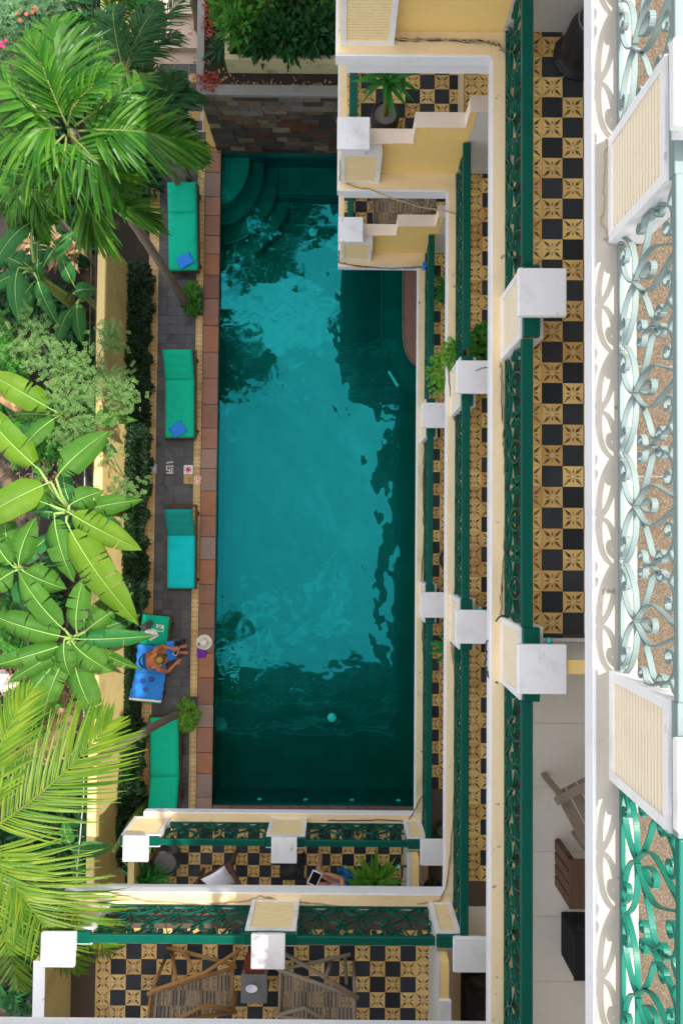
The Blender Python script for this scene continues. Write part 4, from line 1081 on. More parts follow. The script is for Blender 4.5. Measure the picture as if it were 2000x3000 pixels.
lounger('green sun lounger spread with the blue towel where the woman sits', (446, 1930), R(-5.5), 1, 3, L=1.80, wd=.56)
lounger('green sun lounger under the leaning palm trunk, head toward the balcony', (484, 2236), R(1.5), -1, 22, L=1.92, wd=.58, bl=.70)
def slabtowel(label, px, z, a, b, rz, mat='towel'):
    c = W(px[0], px[1], z); t = thing('folded_towel', label, 'towel', c, rz)
    for k in range(2): cushion(t, -a/2+.004*k, a/2-.004*k, -b/2, b/2-.006*k, .018*k, .018*k+.019, mat, 'towel_fold', wr=.002)
slabtowel('blue folded towel on the lounger under the palm', (543, 764), .392, .32, .25, R(30))
slabtowel('blue folded towel on the green lounger near the odd tiles', (521, 1258), .392, .30, .27, R(33))
def cloth(name, label, cat, corners, zs, mat, n=14, wave=.012, parent=None, thick=.008, amp=None, top=True):
    """draped sheet through four photo corners tl,tr,br,bl with heights zs"""
    P = [W(x, y, z) for (x, y), z in zip(corners, zs)]
    m = MB(); ph = rnd(0, 6)
    for s in (1, 0):
        for j in range(n+1):
            for i in range(n+1):
                u, v = i/n, j/n
                p = (P[0].lerp(P[1], u)).lerp(P[3].lerp(P[2], u), v)
                zz = wave*(math.sin(u*9+v*5+ph)+.6*math.sin(v*17-u*6+ph))*.5
                ed = .010*math.sin(v*21+ph)*(1 if u in (0, 1) else 0)
                m.v.append((p.x+ed, p.y+.010*math.sin(u*19)*(1 if v in (0, 1) else 0), p.z+zz+(thick if s else 0)))
    N = (n+1)**2
    for j in range(n):
        for i in range(n):
            a = j*(n+1)+i; m.f += [(a, a+n+1, a+n+2, a+1), (N+a, N+a+1, N+a+n+2, N+a+n+1)]
    ring = list(range(n+1))+[j*(n+1)+n for j in range(1, n+1)]+[n*(n+1)+i for i in range(n-1, -1, -1)]+[j*(n+1) for j in range(n-1, 0, -1)]
    for a, b in zip(ring, ring[1:]+ring[:1]): m.f.append((a, b, b+N, a+N))
    o = m.build(name, mat, parent, smooth=True)
    if not parent: tag(o, label, cat)
    return o
bt = thing('beach_towel', 'large blue beach towel spread over the lounger with three wet marks', 'towel', W(430, 1960, .40))
cloth('towel_sheet', '', '', [(403, 1888), (487, 1893), (487, 1972), (397, 1970)], [.415, .415, .415, .415], 'towel', parent=bt)
cloth('towel_sheet', '', '', [(397, 1970), (487, 1972), (474, 2052), (378, 2044)], [.415, .415, .40, .40], 'towel', parent=bt)
cloth('towel_hem', '', '', [(379, 2044), (474, 2052), (473, 2058), (379, 2050)], [.405, .405, .395, .395], 'cloth_white', parent=bt, n=6, wave=.003)
for x, y, r in [(419, 1995, .06), (444, 1990, .065), (426, 2020, .05)]:
    c = W(x, y, .428); MB().lathe(c, [(r, 0), (r*.98, .002), (0.0, .003)], 14).build('wet_mark', 'towel_wet', bt)
cloth('lap_towel', 'blue towel lying over the knees of the woman on the lounger', 'towel', [(486, 1880), (508, 1876), (518, 1930), (490, 1938)], [.60, .58, .58, .60], 'towel', n=8, wave=.02)
mg = thing('magazine', 'pink and white magazine lying on the green lounger head', 'magazine', W(470, 1832, .40), R(-4))
MB().box(-.075, -.13, .0, .075, .13, .008).build('pages', 'magazine_white', mg, world=False)
MB().box(-.073, .03, .0085, .073, .128, .0095).build('cover_band', 'magazine_pink', mg, world=False)
m = MB(); m.box(-.03, -.05, .0085, .01, -.03, .0092).box(-.035, -.03, .0085, -.02, .01, .0092).box(.0, -.03, .0085, .025, -.005, .0092).box(-.012, .06, .0097, .016, .10, .0103); m.build('cover_print', 'ink', mg, world=False)
cloth('white_shirt', 'crumpled white shirt thrown on the lounger beside the magazine', 'shirt', [(418, 1842), (456, 1842), (466, 1862), (440, 1880)], [.42, .42, .41, .41], 'cloth_white', n=10, wave=.03)
cloth('grey_bag', 'dark grey cloth bag on the head end of the occupied lounger', 'bag', [(410, 1835), (440, 1816), (452, 1826), (425, 1850)], [.44, .44, .43, .43], 'cloth_grey', n=8, wave=.03, thick=.05)
ht = thing('sun_hat', 'white straw sun hat with dark band on the pool coping', 'hat', W(598, 1882, .06), R(20))
m = MB(); m.lathe((0, 0, 0), [(.165, .004), (.155, .012), (.085, .02), (.082, .06), (.074, .085), (.04, .098), (0, .10)], 26)
m.v = [(v[0]*1.02, v[1]*.98, v[2]+.006*math.sin(math.atan2(v[1], v[0])*3)*(1 if math.hypot(v[0], v[1]) > .12 else 0)) for v in m.v]
m.build('brim_and_crown', 'hat', ht, smooth=True, world=False)
MB().lathe((0, 0, 0), [(.0865, .022), (.0855, .036), (.084, .036)], 26).build('hat_band', 'hat_band', ht, smooth=True, world=False)
m = MB(); m.box(-.115, -.03, .018, -.085, .0, .035).box(-.13, .0, .018, -.095, .025, .032); m.build('bow', 'hat_band', ht, world=False)
cloth('purple_cloth', 'crumpled purple cloth beside the straw hat on the coping', 'cloth', [(578, 1900), (606, 1905), (604, 1925), (578, 1928)], [.06, .06, .06, .06], 'purple', n=10, wave=.012, thick=.02)
# ------------------------------------------------------------------ people
def skin_body(name, J, E, mat, par, sub=2):
    names = list(J); idx = {k: i for i, k in enumerate(names)}
    me = bpy.data.meshes.new(name); me.from_pydata([tuple(J[k][0]) for k in names], [(idx[a], idx[b]) for a, b in E], [])
    me.materials.append(MATS[mat])
    o = link(name, me, par)
    md = o.modifiers.new('skin', 'SKIN'); md.use_smooth_shade = True
    for i, k in enumerate(names):
        r = J[k][1]; sv = me.skin_vertices[0].data[i]
        sv.radius = r if isinstance(r, tuple) else (r, r)
    me.skin_vertices[0].data[0].use_root = True
    s = o.modifiers.new('sub', 'SUBSURF'); s.levels = sub; s.render_levels = sub
    return o
def hand_joints(J, E, wrist, wp, d, side, tag_, sc=1.0, curl=.4):
    """palm and five fingers growing from a wrist joint"""
    d = d.normalized(); s = d.cross(UP).normalized()*side
    J[tag_+'palm'] = (wp+d*.045*sc, (.030*sc, .016*sc)); E.append((wrist, tag_+'palm'))
    for f, (off, ln) in enumerate([(-.026, .072), (-.009, .082), (.009, .078), (.025, .062)]):
        b = wp+d*.085*sc+s*off*sc; k1 = b+d*ln*.5*sc+Vector((0, 0, -.02*curl)); k2 = b+d*ln*.85*sc+Vector((0, 0, -.07*curl))
        J['%sf%d' % (tag_, f)] = (b, .0095*sc); J['%sg%d' % (tag_, f)] = (k1, .0085*sc); J['%sh%d' % (tag_, f)] = (k2, .007*sc)
        E += [(tag_+'palm', '%sf%d' % (tag_, f)), ('%sf%d' % (tag_, f), '%sg%d' % (tag_, f)), ('%sg%d' % (tag_, f), '%sh%d' % (tag_, f))]
    tb = wp+d*.03*sc-s*.034*sc; J[tag_+'t0'] = (tb, .011*sc); J[tag_+'t1'] = (tb+(d*.8-s*.5)*.04*sc, .0095*sc); J[tag_+'t2'] = (tb+(d*1.1-s*.35)*.062*sc+Vector((0, 0, -.01)), .008*sc)
    E += [(tag_+'palm', tag_+'t0'), (tag_+'t0', tag_+'t1'), (tag_+'t1', tag_+'t2')]
pr = thing('person', 'person in an orange tan swimsuit back sitting on the blue towel, head bowed over a phone', 'person', W(436, 1936, .42))
pr['label'] = 'sunbathing person with blond hair sitting on the blue towel, head bowed over a phone'
J = {}; E = []
pel = W(432, 1936, .50)
J['pelvis'] = (pel, (.135, .12)); J['waist'] = (W(438, 1935, .66), (.115, .095)); J['chest'] = (W(447, 1933, .84), (.135, .10))
J['neck0'] = (W(457, 1932, .98), (.075, .065)); J['neck'] = (W(463, 1932, 1.045), .048); J['head'] = (W(469, 1932, 1.14), (.078, .085)); J['crown'] = (W(474, 1932, 1.22), (.060, .066))
E += [('pelvis', 'waist'), ('waist', 'chest'), ('chest', 'neck0'), ('neck0', 'neck'), ('neck', 'head'), ('head', 'crown')]
# shoulders, arms
for s, sh, el, wr, dr in (('l', (455, 1905, .95), (475, 1893, .74), (502, 1900, .72), (1, -.25, 0)), ('r', (466, 1961, .95), (492, 1968, .74), (513, 1946, .73), (.75, .7, 0))):
    a = W(*sh); b = W(*el); c = W(*wr)
    J[s+'sh'] = (a, .062); J[s+'ua'] = (a.lerp(b, .5), .046); J[s+'el'] = (b, .040); J[s+'fa'] = (b.lerp(c, .45), .037); J[s+'wr'] = (c, .026)
    E += [('neck0', s+'sh'), (s+'sh', s+'ua'), (s+'ua', s+'el'), (s+'el', s+'fa'), (s+'fa', s+'wr')]
    hand_joints(J, E, s+'wr', c, Vector(dr), 1 if s == 'l' else -1, s, 1.0, .7)
for s, hp, kn, an, ft in (('a', (440, 1918, .49), (500, 1903, .50), (524, 1897, .12), (542, 1893, .075)), ('b', (440, 1954, .49), (502, 1926, .50), (526, 1912, .12), (545, 1912, .075))):
    h, k, a, f = W(*hp), W(*kn), W(*an), W(*ft)
    J[s+'hip'] = (h, .092); J[s+'th'] = (h.lerp(k, .5), .080); J[s+'kn'] = (k, .056); J[s+'cf'] = (k.lerp(a, .4), .052); J[s+'an'] = (a, .034); J[s+'ft'] = (f, (.038, .024)); J[s+'toe'] = (f+(f-a).normalized()*.05*Vector((1, 1, 0)), (.034, .018))
    E += [('pelvis', s+'hip'), (s+'hip', s+'th'), (s+'th', s+'kn'), (s+'kn', s+'cf'), (s+'cf', s+'an'), (s+'an', s+'ft'), (s+'ft', s+'toe')]
skin_body('body', J, E, 'skin', pr)
hc = W(470, 1932, 1.17)
m = MB(); n = 20
m.lathe((hc.x-.01, hc.y, hc.z-.075), [(.055, -.06), (.094, .0), (.104, .06), (.094, .115), (.06, .148), (0, .158)], n)
m.v = [(v[0]+.05*max(0, hc.z-.02-v[2])-.012*math.sin(math.atan2(v[1]-hc.y, v[0]-hc.x)*7), v[1]+.004*math.sin(v[0]*160), v[2]) for v in m.v]
m.build('hair', 'hair', pr, smooth=True)
MB().lathe((hc.x+.0, hc.y, hc.z+.050), [(.066, -.004), (.062, .022), (.035, .036), (0, .040)], 16).build('hair_bun', 'hair_blond', pr, smooth=True)
# face under the hair: nose, eyes, ears
fc = hc+Vector((.085, 0, -.03))
MB().lathe(fc+Vector((.008, 0, -.03)), [(.016, 0), (.012, .02), (.004, .045), (0, .05)], 8).build('nose', 'skin', pr, smooth=True)
for sy in (-1, 1):
    MB().lathe(fc+Vector((-.006, sy*.034, .006)), [(.0, -.012), (.012, 0), (0, .012)], 8).build('eye', 'ink', pr, smooth=True)
    MB().lathe(hc+Vector((.015, sy*.094, -.055)), [(.0, -.03), (.018, 0), (0, .03)], 8).build('ear', 'skin', pr, smooth=True)
MB().box(fc.x-.012, fc.y-.024, fc.z-.062, fc.x+.004, fc.y+.024, fc.z-.052).build('mouth', 'magazine_pink', pr)
for (a, b) in (((434, 1936, .86), (458, 1916, 1.02)), ((446, 1955, .86), (474, 1948, 1.02))):
    A_, B_ = W(*a), W(*b); MB().tube([A_, (A_+B_)/2+Vector((0, 0, .035)), B_], .008, 6).build('bikini_strap', 'cloth_white', pr)
MB().lathe(pel+Vector((0, 0, -.06)), [(.150, 0), (.158, .05), (.150, .10), (.13, .12)], 18).build('bikini_bottom', 'ink', pr, smooth=True)
ph = thing('phone', 'white cased phone held in the hands of the sitting person', 'phone', W(516, 1909, .70), R(-25))
MB().box(-.04, -.075, .0, .04, .075, .008).build('phone_case', 'cloth_white', ph, world=False); MB().box(-.033, -.066, .0082, .033, .066, .0092).build('phone_screen', 'screen', ph, world=False)
for k, (x, y) in enumerate([(517, 1893), (530, 1880)]):
    sn = thing('sandal', 'black sandal on the wet pavers by the sitting person', 'sandal', W(x, y, .042), R(-75), 'black sandals on the deck')
    m = MB(); m.prism([(-.035, -.11), (.03, -.11), (.042, 0), (.048, .08), (.02, .125), (-.025, .12), (-.045, .06), (-.035, 0)], 0, .02); m.build('sole', 'ink', sn, world=False)
    MB().tube([(-.042, .03, .015), (-.02, .04, .055), (.02, .04, .055), (.046, .03, .015)], .011, 6).build('strap', 'cloth_grey', sn, world=False)
# person on the lower balcony
p2 = thing('person', 'barefoot person in a lilac top reclining on the lower balcony with a tablet', 'person', W(985, 2600, LA))
J = {}; E = []
z = LA
J['pelvis'] = (W(990, 2606, z+.36), (.14, .11)); J['waist'] = (W(985, 2622, z+.48), (.115, .09)); J['chest'] = (W(975, 2640, z+.64), (.13, .10)); J['neck'] = (W(968, 2658, z+.80), .05); J['head'] = (W(960, 2672, z+.92), (.078, .09)); J['crown'] = (W(956, 2680, z+1.0), (.06, .06))
E += [('pelvis', 'waist'), ('waist', 'chest'), ('chest', 'neck'), ('neck', 'head'), ('head', 'crown')]
for s, hp, kn, an, ft in (('a', (998, 2588, .36), (932, 2553, .50), (940, 2510, .13), (936, 2496, .05)), ('b', (1002, 2606, .36), (950, 2592, .46), (900, 2600, .10), (890, 2600, .04))):
    h, k, a, f = W(hp[0], hp[1], z+hp[2]), W(kn[0], kn[1], z+kn[2]), W(an[0], an[1], z+an[2]), W(ft[0], ft[1], z+ft[2])
    J[s+'hip'] = (h, .09); J[s+'th'] = (h.lerp(k, .5), .074); J[s+'kn'] = (k, .054); J[s+'cf'] = (k.lerp(a, .4), .050); J[s+'an'] = (a, .033); J[s+'ft'] = (f, (.036, .024)); J[s+'toe'] = (f+(f-a).normalized()*.05, (.034, .016))
    E += [('pelvis', s+'hip'), (s+'hip', s+'th'), (s+'th', s+'kn'), (s+'kn', s+'cf'), (s+'cf', s+'an'), (s+'an', s+'ft'), (s+'ft', s+'toe')]
for s, sh, el, wr, dr in (('l', (1005, 2628, .74), (1002, 2574, .62), (962, 2560, .64), (-1, .1, 0)), ('r', (950, 2640, .72), (925, 2615, .58), (912, 2590, .62), (.1, 1, 0))):
    a, b, c = W(sh[0], sh[1], z+sh[2]), W(el[0], el[1], z+el[2]), W(wr[0], wr[1], z+wr[2])
    J[s+'sh'] = (a, .055); J[s+'ua'] = (a.lerp(b, .5), .044); J[s+'el'] = (b, .039); J[s+'fa'] = (b.lerp(c, .45), .036); J[s+'wr'] = (c, .026)
    E += [('chest', s+'sh'), (s+'sh', s+'ua'), (s+'ua', s+'el'), (s+'el', s+'fa'), (s+'fa', s+'wr')]
    hand_joints(J, E, s+'wr', c, Vector(dr), 1, s, .95, .4)
skin_body('body', J, E, 'skin_pale', p2)
q = W(985, 2622, z+.50)
m = MB(); m.lathe(q+Vector((.0, .03, -.16)), [(.162, 0), (.150, .10), (.160, .2), (.165, .27)], 18); m.build('top', 'lilac', p2, smooth=True)
hh = W(958, 2676, z+.96); MB().lathe(hh+Vector((0, 0, -.08)), [(.07, -.05), (.10, .02), (.102, .08), (.075, .14), (0, .16)], 16).build('hair', 'hair_brown', p2, smooth=True)
w_ = W(957, 2558, z+.64); MB().lathe(w_+Vector((0, 0, -.02)), [(.034, 0), (.036, .02), (.034, .04)], 12).build('watch', 'ink', p2, smooth=True)
tb = thing('tablet', 'white framed tablet held above the lap on the lower balcony', 'tablet', W(922, 2573, z+.68), R(-24))
MB().box(-.085, -.12, .0, .085, .12, .010).build('tablet_body', 'cloth_white', tb, world=False, bevel=.006); MB().box(-.068, -.098, .0102, .068, .098, .0112).build('screen', 'screen', tb, world=False)
# low seat the person reclines in, with a blue throw
st = thing('lounge_seat', 'low dark wooden seat with the reclining person on the lower balcony', 'chair', W(1000, 2610, LA))
s0 = W(1000, 2615, LA)
MB().box(s0.x-.34, s0.y-.5, LA+.20, s0.x+.30, s0.y+.12, LA+.25).build('seat', 'wood_dark', st)
for a in (-.3, .26):
    for b_ in (-.45, .08): MB().box(s0.x+a-.02, s0.y+b_-.02, LA+.015, s0.x+a+.02, s0.y+b_+.02, LA+.20).build('leg', 'wood_dark', st)
MB().box(s0.x-.34, s0.y-.56, LA+.25, s0.x+.30, s0.y-.5, LA+.75).build('backrest', 'wood_dark', st)
cloth('blue_throw', 'crumpled bright blue towel beside the reclining person', 'towel', [(985, 2540), (1030, 2545), (1045, 2600), (1005, 2605)], [LA+.36, LA+.36, LA+.34, LA+.34], 'blue_cloth', n=14, wave=.05)

# ------------------------------------------------------------------ pots and balcony plants
def pot(label, px, z, r, h, mat, prof=None, cat='pot', rim=True):
    c = W(px[0], px[1], z); t = thing('plant_pot', label, cat, c)
    pf = prof or [(r*.62, 0), (r*.95, h*.35), (r, h*.6), (r*.86, h*.93), (r*.9, h), (r*.80, h), (r*.74, h*.88)]
    MB().lathe(c, [(0, .002)]+pf, 26).build('vessel', mat, t, smooth=True)
    MB().lathe(c, [(r*.80, h*.86), (0, h*.87)], 20).build('potting_soil', 'kerb_grey', t)
    return t, c
def potted(label, px, z, r, h, mat, n, ln, wd, leaf, lift=.25, stems=1, **kw):
    t, c = pot(label, px, z, r, h, mat, cat='potted plant')
    m = MB()
    for k in range(stems):
        a = 6.28*k/max(1, stems); top = c+Vector((.05*math.cos(a), .05*math.sin(a), h+lift))
        m.tube([c+Vector((.02*math.cos(a), .02*math.sin(a), h*.85)), top], [.022, .014], 7)
        rosette(t, top, n//stems, ln, wd, leaf, seedv=hash(label) % 97+k if False else len(label)+k, **kw)
    m.build('stem', 'stem', t)
    return t
FZ = .015
potted('dark round pot with strap leaved dracaena on the checkered wing balcony', (1124, 372), LB+FZ, .195, .36, 'pot_dark', 39, .46, .034, 'fern', .72, 3, el=(.15, 1.2), droop=.35)
t, c = pot('tall black glazed urn on the balcony beside the stepped wall', (1690, 168), LC+FZ, .21, .66, 'pot_black', prof=[(.235, 0), (.245, .03), (.22, .045), (.19, .06), (.205, .2), (.20, .42), (.15, .58), (.11, .62), (.13, .66), (.10, .655), (.09, .6)])
potted('black pot with a drooping fern on the lowest long balcony', (1302, 872), LA+FZ, .16, .34, 'pot_black', 46, .45, .022, 'fern', .25, 2, el=(.1, 1.1), droop=.7)
potted('plant pot with broad bright leaves leaning over the lowest green rail', (1305, 1876), LA+FZ, .15, .45, 'pot_black', 26, .42, .042, 'fern', .45, 2, el=(-.1, .9), droop=.5)
pot('black empty pot on the lowest long balcony past the middle pillar', (1308, 1638), LA+FZ, .16, .3, 'pot_black')
pot('big dark jar behind the end pillar of the lower balcony', (500, 2498), LA+FZ, .24, .45, 'pot_dark')
potted('potted fern with pale upright tips by the end pillar of the lower balcony', (452, 2540), LA+FZ, .18, .3, 'pot_black', 50, .62, .036, 'fern', .2, 2, el=(.2, 1.2), droop=.35)
potted('large bright green potted plant at the party wall of the lower balcony', (1090, 2545), LA+FZ, .18, .3, 'pot_black', 76, .60, .044, 'bright_bush', .2, 2, el=(.15, 1.25), droop=.3)
potted('dark strappy plant in the corner below the white post cap', (1262, 2590), LA+FZ, .16, .4, 'pot_black', 40, .52, .032, 'deep', .35, 2, el=(.1, 1.2), droop=.4)
potted('dark strappy plant at the bottom end of the lowest long balcony', (1290, 2420), LA+FZ, .14, .3, 'pot_black', 24, .45, .028, 'deep', .3, 2, el=(.1, 1.1), droop=.5)
bx = thing('planter_trough', 'black trough of glossy leaves behind the middle long rail', 'planter', W(1404, 1035, LB))
c = W(1404, 1030, LB); MB().box(c.x-.15, c.y-.2, LB+.016, c.x+.15, c.y+.2, LB+.30).build('trough', 'pot_black', bx)
o = bpy.data.objects.new('foliage', leafmesh('foliage', 'bush', 220, .20, .26, .16, .10, .034, 51, .1)); col.objects.link(o); o.parent = bx; o.location = (0, .02, .22)
tp = thing('trailing_plant', 'bright green trailing plant on the ledge beside a ribbed pedestal', 'plant', W(1322, 1040, LB+.01))
o = bpy.data.objects.new('foliage', leafmesh('foliage', 'bright_bush', 150, .09, .18, .07, .07, .018, 52, .1)); col.objects.link(o); o.parent = tp; o.location = (-.02, 0, 0)
o = bpy.data.objects.new('foliage', leafmesh('foliage', 'bright_bush', 210, .14, .26, .14, .07, .018, 53, .1)); col.objects.link(o); o.parent = tp; o.location = (-.15, -.22, -.32)
MB().tube([W(1330, 1035, LB+.01), W(1312, 1060, LB+.05), W(1295, 1090, LB-.1)], .008, 5).build('vine', 'stem', tp)

# ------------------------------------------------------------------ balcony furniture
def recliner(label, q, zl, zr, nsl, par_mat, frame_mat, z, poles=(), legs=True):
    """slatted reclining chair: q = tl,tr,br,bl photo corners of the slatted bed"""
    zs = (zl, zr, zr, zl); P = [W(x, y, z+h) for (x, y), h in zip(q, zs)]
    ctr = sum(P, Vector())/4; t = thing('slatted_chair', label, 'chair', (ctr.x, ctr.y, z+.015), 0, 'weathered slatted chairs')
    for k in range(nsl):
        u = (k+.5)/nsl; a = P[0].lerp(P[1], u); b = P[3].lerp(P[2], u); w_ = (P[1]-P[0]).length/nsl*.74
        MB().beam(a+Vector((0, rnd(-.012, .012), rnd(0, .008))), b+Vector((0, rnd(-.012, .012), rnd(0, .008))), w_, .014).build('slat', par_mat, t)
    for a, b in ((P[0], P[1]), (P[3], P[2])):
        d = (b-a).normalized()*.05; MB().tube([a-d+Vector((0, 0, .028)), b+d+Vector((0, 0, .028))], .024, 8).build('side_rail', frame_mat, t, smooth=True)
    for a, b in ((P[0], P[3]), (P[1], P[2])): MB().tube([a+Vector((0, 0, .012)), b+Vector((0, 0, .012))], .022, 8).build('end_rail', frame_mat, t, smooth=True)
    for pts in poles: MB().tube([W(x, y, z+h) for x, y, h in pts], .024, 8).build('pole', frame_mat, t, smooth=True)
    if legs:
        for p in P: MB().tube([Vector((p.x, p.y, z+.018)), p-Vector((0, 0, .02))], .022, 8).build('leg', frame_mat, t, smooth=True)
    return t
recliner('weathered slatted bamboo chair with orange brown poles beside the side parapet', [(444, 2905), (682, 2832), (682, 2962), (434, 2999)], .72, .42, 22, 'bamboo', 'bamboo_warm', LB,
    poles=[[(492, 2776, .02), (540, 2788, .3), (690, 2828, .45)], [(440, 2905, .78), (600, 2850, .66), (706, 2780, .5)], [(505, 2790, .02), (515, 2868, .72)], [(545, 2790, .3), (562, 2838, .68)], [(510, 2990, .74), (600, 2945, .62), (680, 2958, .5)]])
recliner('weathered slatted bamboo chair facing the small ashtray table', [(822, 2838), (1038, 2915), (1040, 3008), (820, 2972)], .42, .72, 20, 'bamboo', 'bamboo', LB,
    poles=[[(830, 2838, .45), (930, 2818, .5), (1026, 2796, .5)], [(836, 2795, .5), (930, 2850, .62), (1045, 2922, .78)], [(1010, 2800, .3), (1015, 2880, .02)], [(970, 2812, .4), (955, 2862, .7)], [(820, 2972, .48), (890, 2952, .55), (975, 3000, .7)]])
recliner('grey weathered slatted chair behind the low stepped parapet', [(1092, 580), (1278, 572), (1266, 622), (1096, 668)], .40, .75, 18, 'bamboo', 'wood_grey', LA,
    poles=[[(1280, 610, .8), (1180, 655, .55), (1090, 670, .5)]])
tbp = W(744, 2898, LB+.45); tt = thing('side_table', 'small grey wooden side table with a white ashtray', 'table', (tbp.x, tbp.y, LB+.015))
MB().box(tbp.x-.165, tbp.y-.175, LB+.42, tbp.x+.165, tbp.y+.175, LB+.45).build('table_top', 'table_grey', tt, bevel=.006)
for a in (-1, 1):
    for b_ in (-1, 1): MB().box(tbp.x+a*.14-.02, tbp.y+b_*.15-.02, LB+.016, tbp.x+a*.14+.02, tbp.y+b_*.15+.02, LB+.42).build('leg', 'wood_grey', tt)
sb = thing('red_box', 'red brown wooden box standing behind the small grey table', 'box', W(748, 2840, LB+.015))
c = W(748, 2838, LB+.3); MB().box(c.x-.15, c.y-.05, LB+.016, c.x+.15, c.y+.05, LB+.32).build('box_body', 'red_wood', sb); MB().box(c.x-.16, c.y-.06, LB+.32, c.x+.16, c.y+.06, LB+.335).build('lid', 'red_wood', sb)
ash = thing('ashtray', 'white shell shaped ashtray on the grey side table', 'ashtray', W(738, 2893, LB+.451))
m = MB(); c = W(738, 2893, LB+.451); m.lathe(c, [(.03, 0), (.055, .02), (.07, .03), (.06, .028), (.03, .01), (0, .008)], 14)
m.v = [(c.x+(v[0]-c.x)*1.1, c.y+(v[1]-c.y)*.75, v[2]) for v in m.v]; m.build('bowl', 'cloth_white', ash, smooth=True)
def armchair(label, px, z, rz, mat, sc=1.0, slat_n=5):
    c = W(px[0], px[1], z); t = thing('garden_armchair', label, 'chair', (c.x, c.y, z+.016), rz, 'wooden balcony armchairs')
    hw, hd = .28*sc, .27*sc
    for k in range(slat_n):
        y = -hd+(k+.5)*2*hd/slat_n; MB().box(-hw, y-.047*sc, .40, hw, y+.047*sc, .42).build('seat_slat', mat, t, world=False, bevel=.004)
    for k in range(4):
        z0 = .47+k*.10; yb = -hd-.02-.05*k*.5
        MB().box(-hw, yb-.022, z0, hw, yb, z0+.075).build('back_slat', mat, t, world=False, bevel=.004)
    for sx in (-1, 1):
        MB().box(sx*(hw+.025)-.025, hd-.05, 0, sx*(hw+.025)+.025, hd, .62).build('front_leg', mat, t, world=False)
        MB().beam((sx*(hw+.025), -hd+.03, 0), (sx*(hw+.025), -hd-.13, .90), .05, .05).build('back_leg', mat, t, world=False)
        MB().box(sx*(hw+.025)-.035, -hd-.06, .62, sx*(hw+.025)+.035, hd+.05, .645).build('arm_rest', mat, t, world=False, bevel=.006)
    MB().box(-hw, hd-.03, .34, hw, hd-.005, .398).build('apron', mat, t, world=False)
    return t
armchair('grey wooden armchair turned aside on the beige tiled balcony', (1702, 2318), LC, R(118), 'wood_grey')
c0 = W(1618, 2517, LC); st_ = thing('slatted_table', 'brown slatted wooden low table on the beige tiled balcony', 'table', (c0.x+.25, c0.y, LC+.016))
for k in range(4): MB().box(c0.x, c0.y-.21+k*.108, LC+.06, c0.x+.02, c0.y-.21+k*.108+.088, LC+.50).build('side_slat', 'wood_dark', st_, bevel=.003)
for k in range(6): MB().box(c0.x+.002+k*.085, c0.y-.215, LC+.505, c0.x+.08+k*.085, c0.y+.215, LC+.53).build('top_slat', 'wood_dark', st_, bevel=.003)
for a in (.03, .46):
    for b_ in (-.18, .18): MB().box(c0.x+a-.02+.01, c0.y+b_-.02, LC+.017, c0.x+a+.03, c0.y+b_+.02, LC+.503).build('leg', 'wood_dark', st_)
MB().box(c0.x+.021, c0.y-.2, LC+.44, c0.x+.045, c0.y+.2, LC+.502).build('apron', 'wood_dark', st_)
armchair('dark wooden armchair with the white cushion on the lower balcony', (664, 2558), LA, R(28), 'wood_dark')
cs = thing('cushion', 'white scatter cushion leaning in the dark wooden armchair', 'cushion', W(645, 2572, LA+.47), R(30))
m = MB(); n = 12
for s in (1, -1):
    for j in range(n+1):
        for i in range(n+1):
            u, v = i/n*2-1, j/n*2-1; th = .085*((1-u*u)*(1-v*v))**.45; pin = 1-.10*(1-abs(u)**2)*(abs(v)**3)-.10*(1-abs(v)**2)*(abs(u)**3)
            m.v.append((u*.22*pin, v*.22*pin*.9, .09+s*th+.10*v))
N = (n+1)**2
for j in range(n):
    for i in range(n):
        a = j*(n+1)+i; m.f += [(a, a+1, a+n+2, a+n+1), (N+a, N+a+n+1, N+a+n+2, N+a+1)]
m.build('cushion_cover', 'cloth_white', cs, smooth=True, world=False)
def wicker(label, px, z, sx, sy, h):
    c = W(px[0], px[1], z); t = thing('wicker_box', label, 'box', (c.x, c.y, z+.016))
    MB().box(-sx, -sy, .0, sx, sy, h-.03).build('box_body', 'wicker', t, world=False, bevel=.01)
    MB().box(-sx-.012, -sy-.012, h-.03, sx+.012, sy+.012, h).build('lid', 'wicker', t, world=False, bevel=.01)
    m = MB()
    for k in range(9): m.box(-sx-.004, -sy-.004, .03+k*(h-.08)/9, sx+.004, sy+.004, .05+k*(h-.08)/9)
    m.build('weave', 'wicker', t, world=False)
wicker('black woven storage box on the beige tiled balcony', (1718, 2728), LC, .25, .19, .45)
wicker('black woven bench in the corner below the middle long balcony', (1400, 2930), LB, .22, .35, .42)
sd_ = thing('side_table', 'dark low table under the middle pillar of the lower balcony', 'table', W(860, 2555, LA+.015))
c = W(855, 2550, LA+.4); MB().box(c.x-.2, c.y-.16, LA+.36, c.x+.2, c.y+.16, LA+.39).build('table_top', 'wicker', sd_)
for a in (-1, 1):
    for b_ in (-1, 1): MB().box(c.x+a*.17-.018, c.y+b_*.13-.018, LA+.016, c.x+a*.17+.018, c.y+b_*.13+.018, LA+.36).build('leg', 'wicker', sd_)
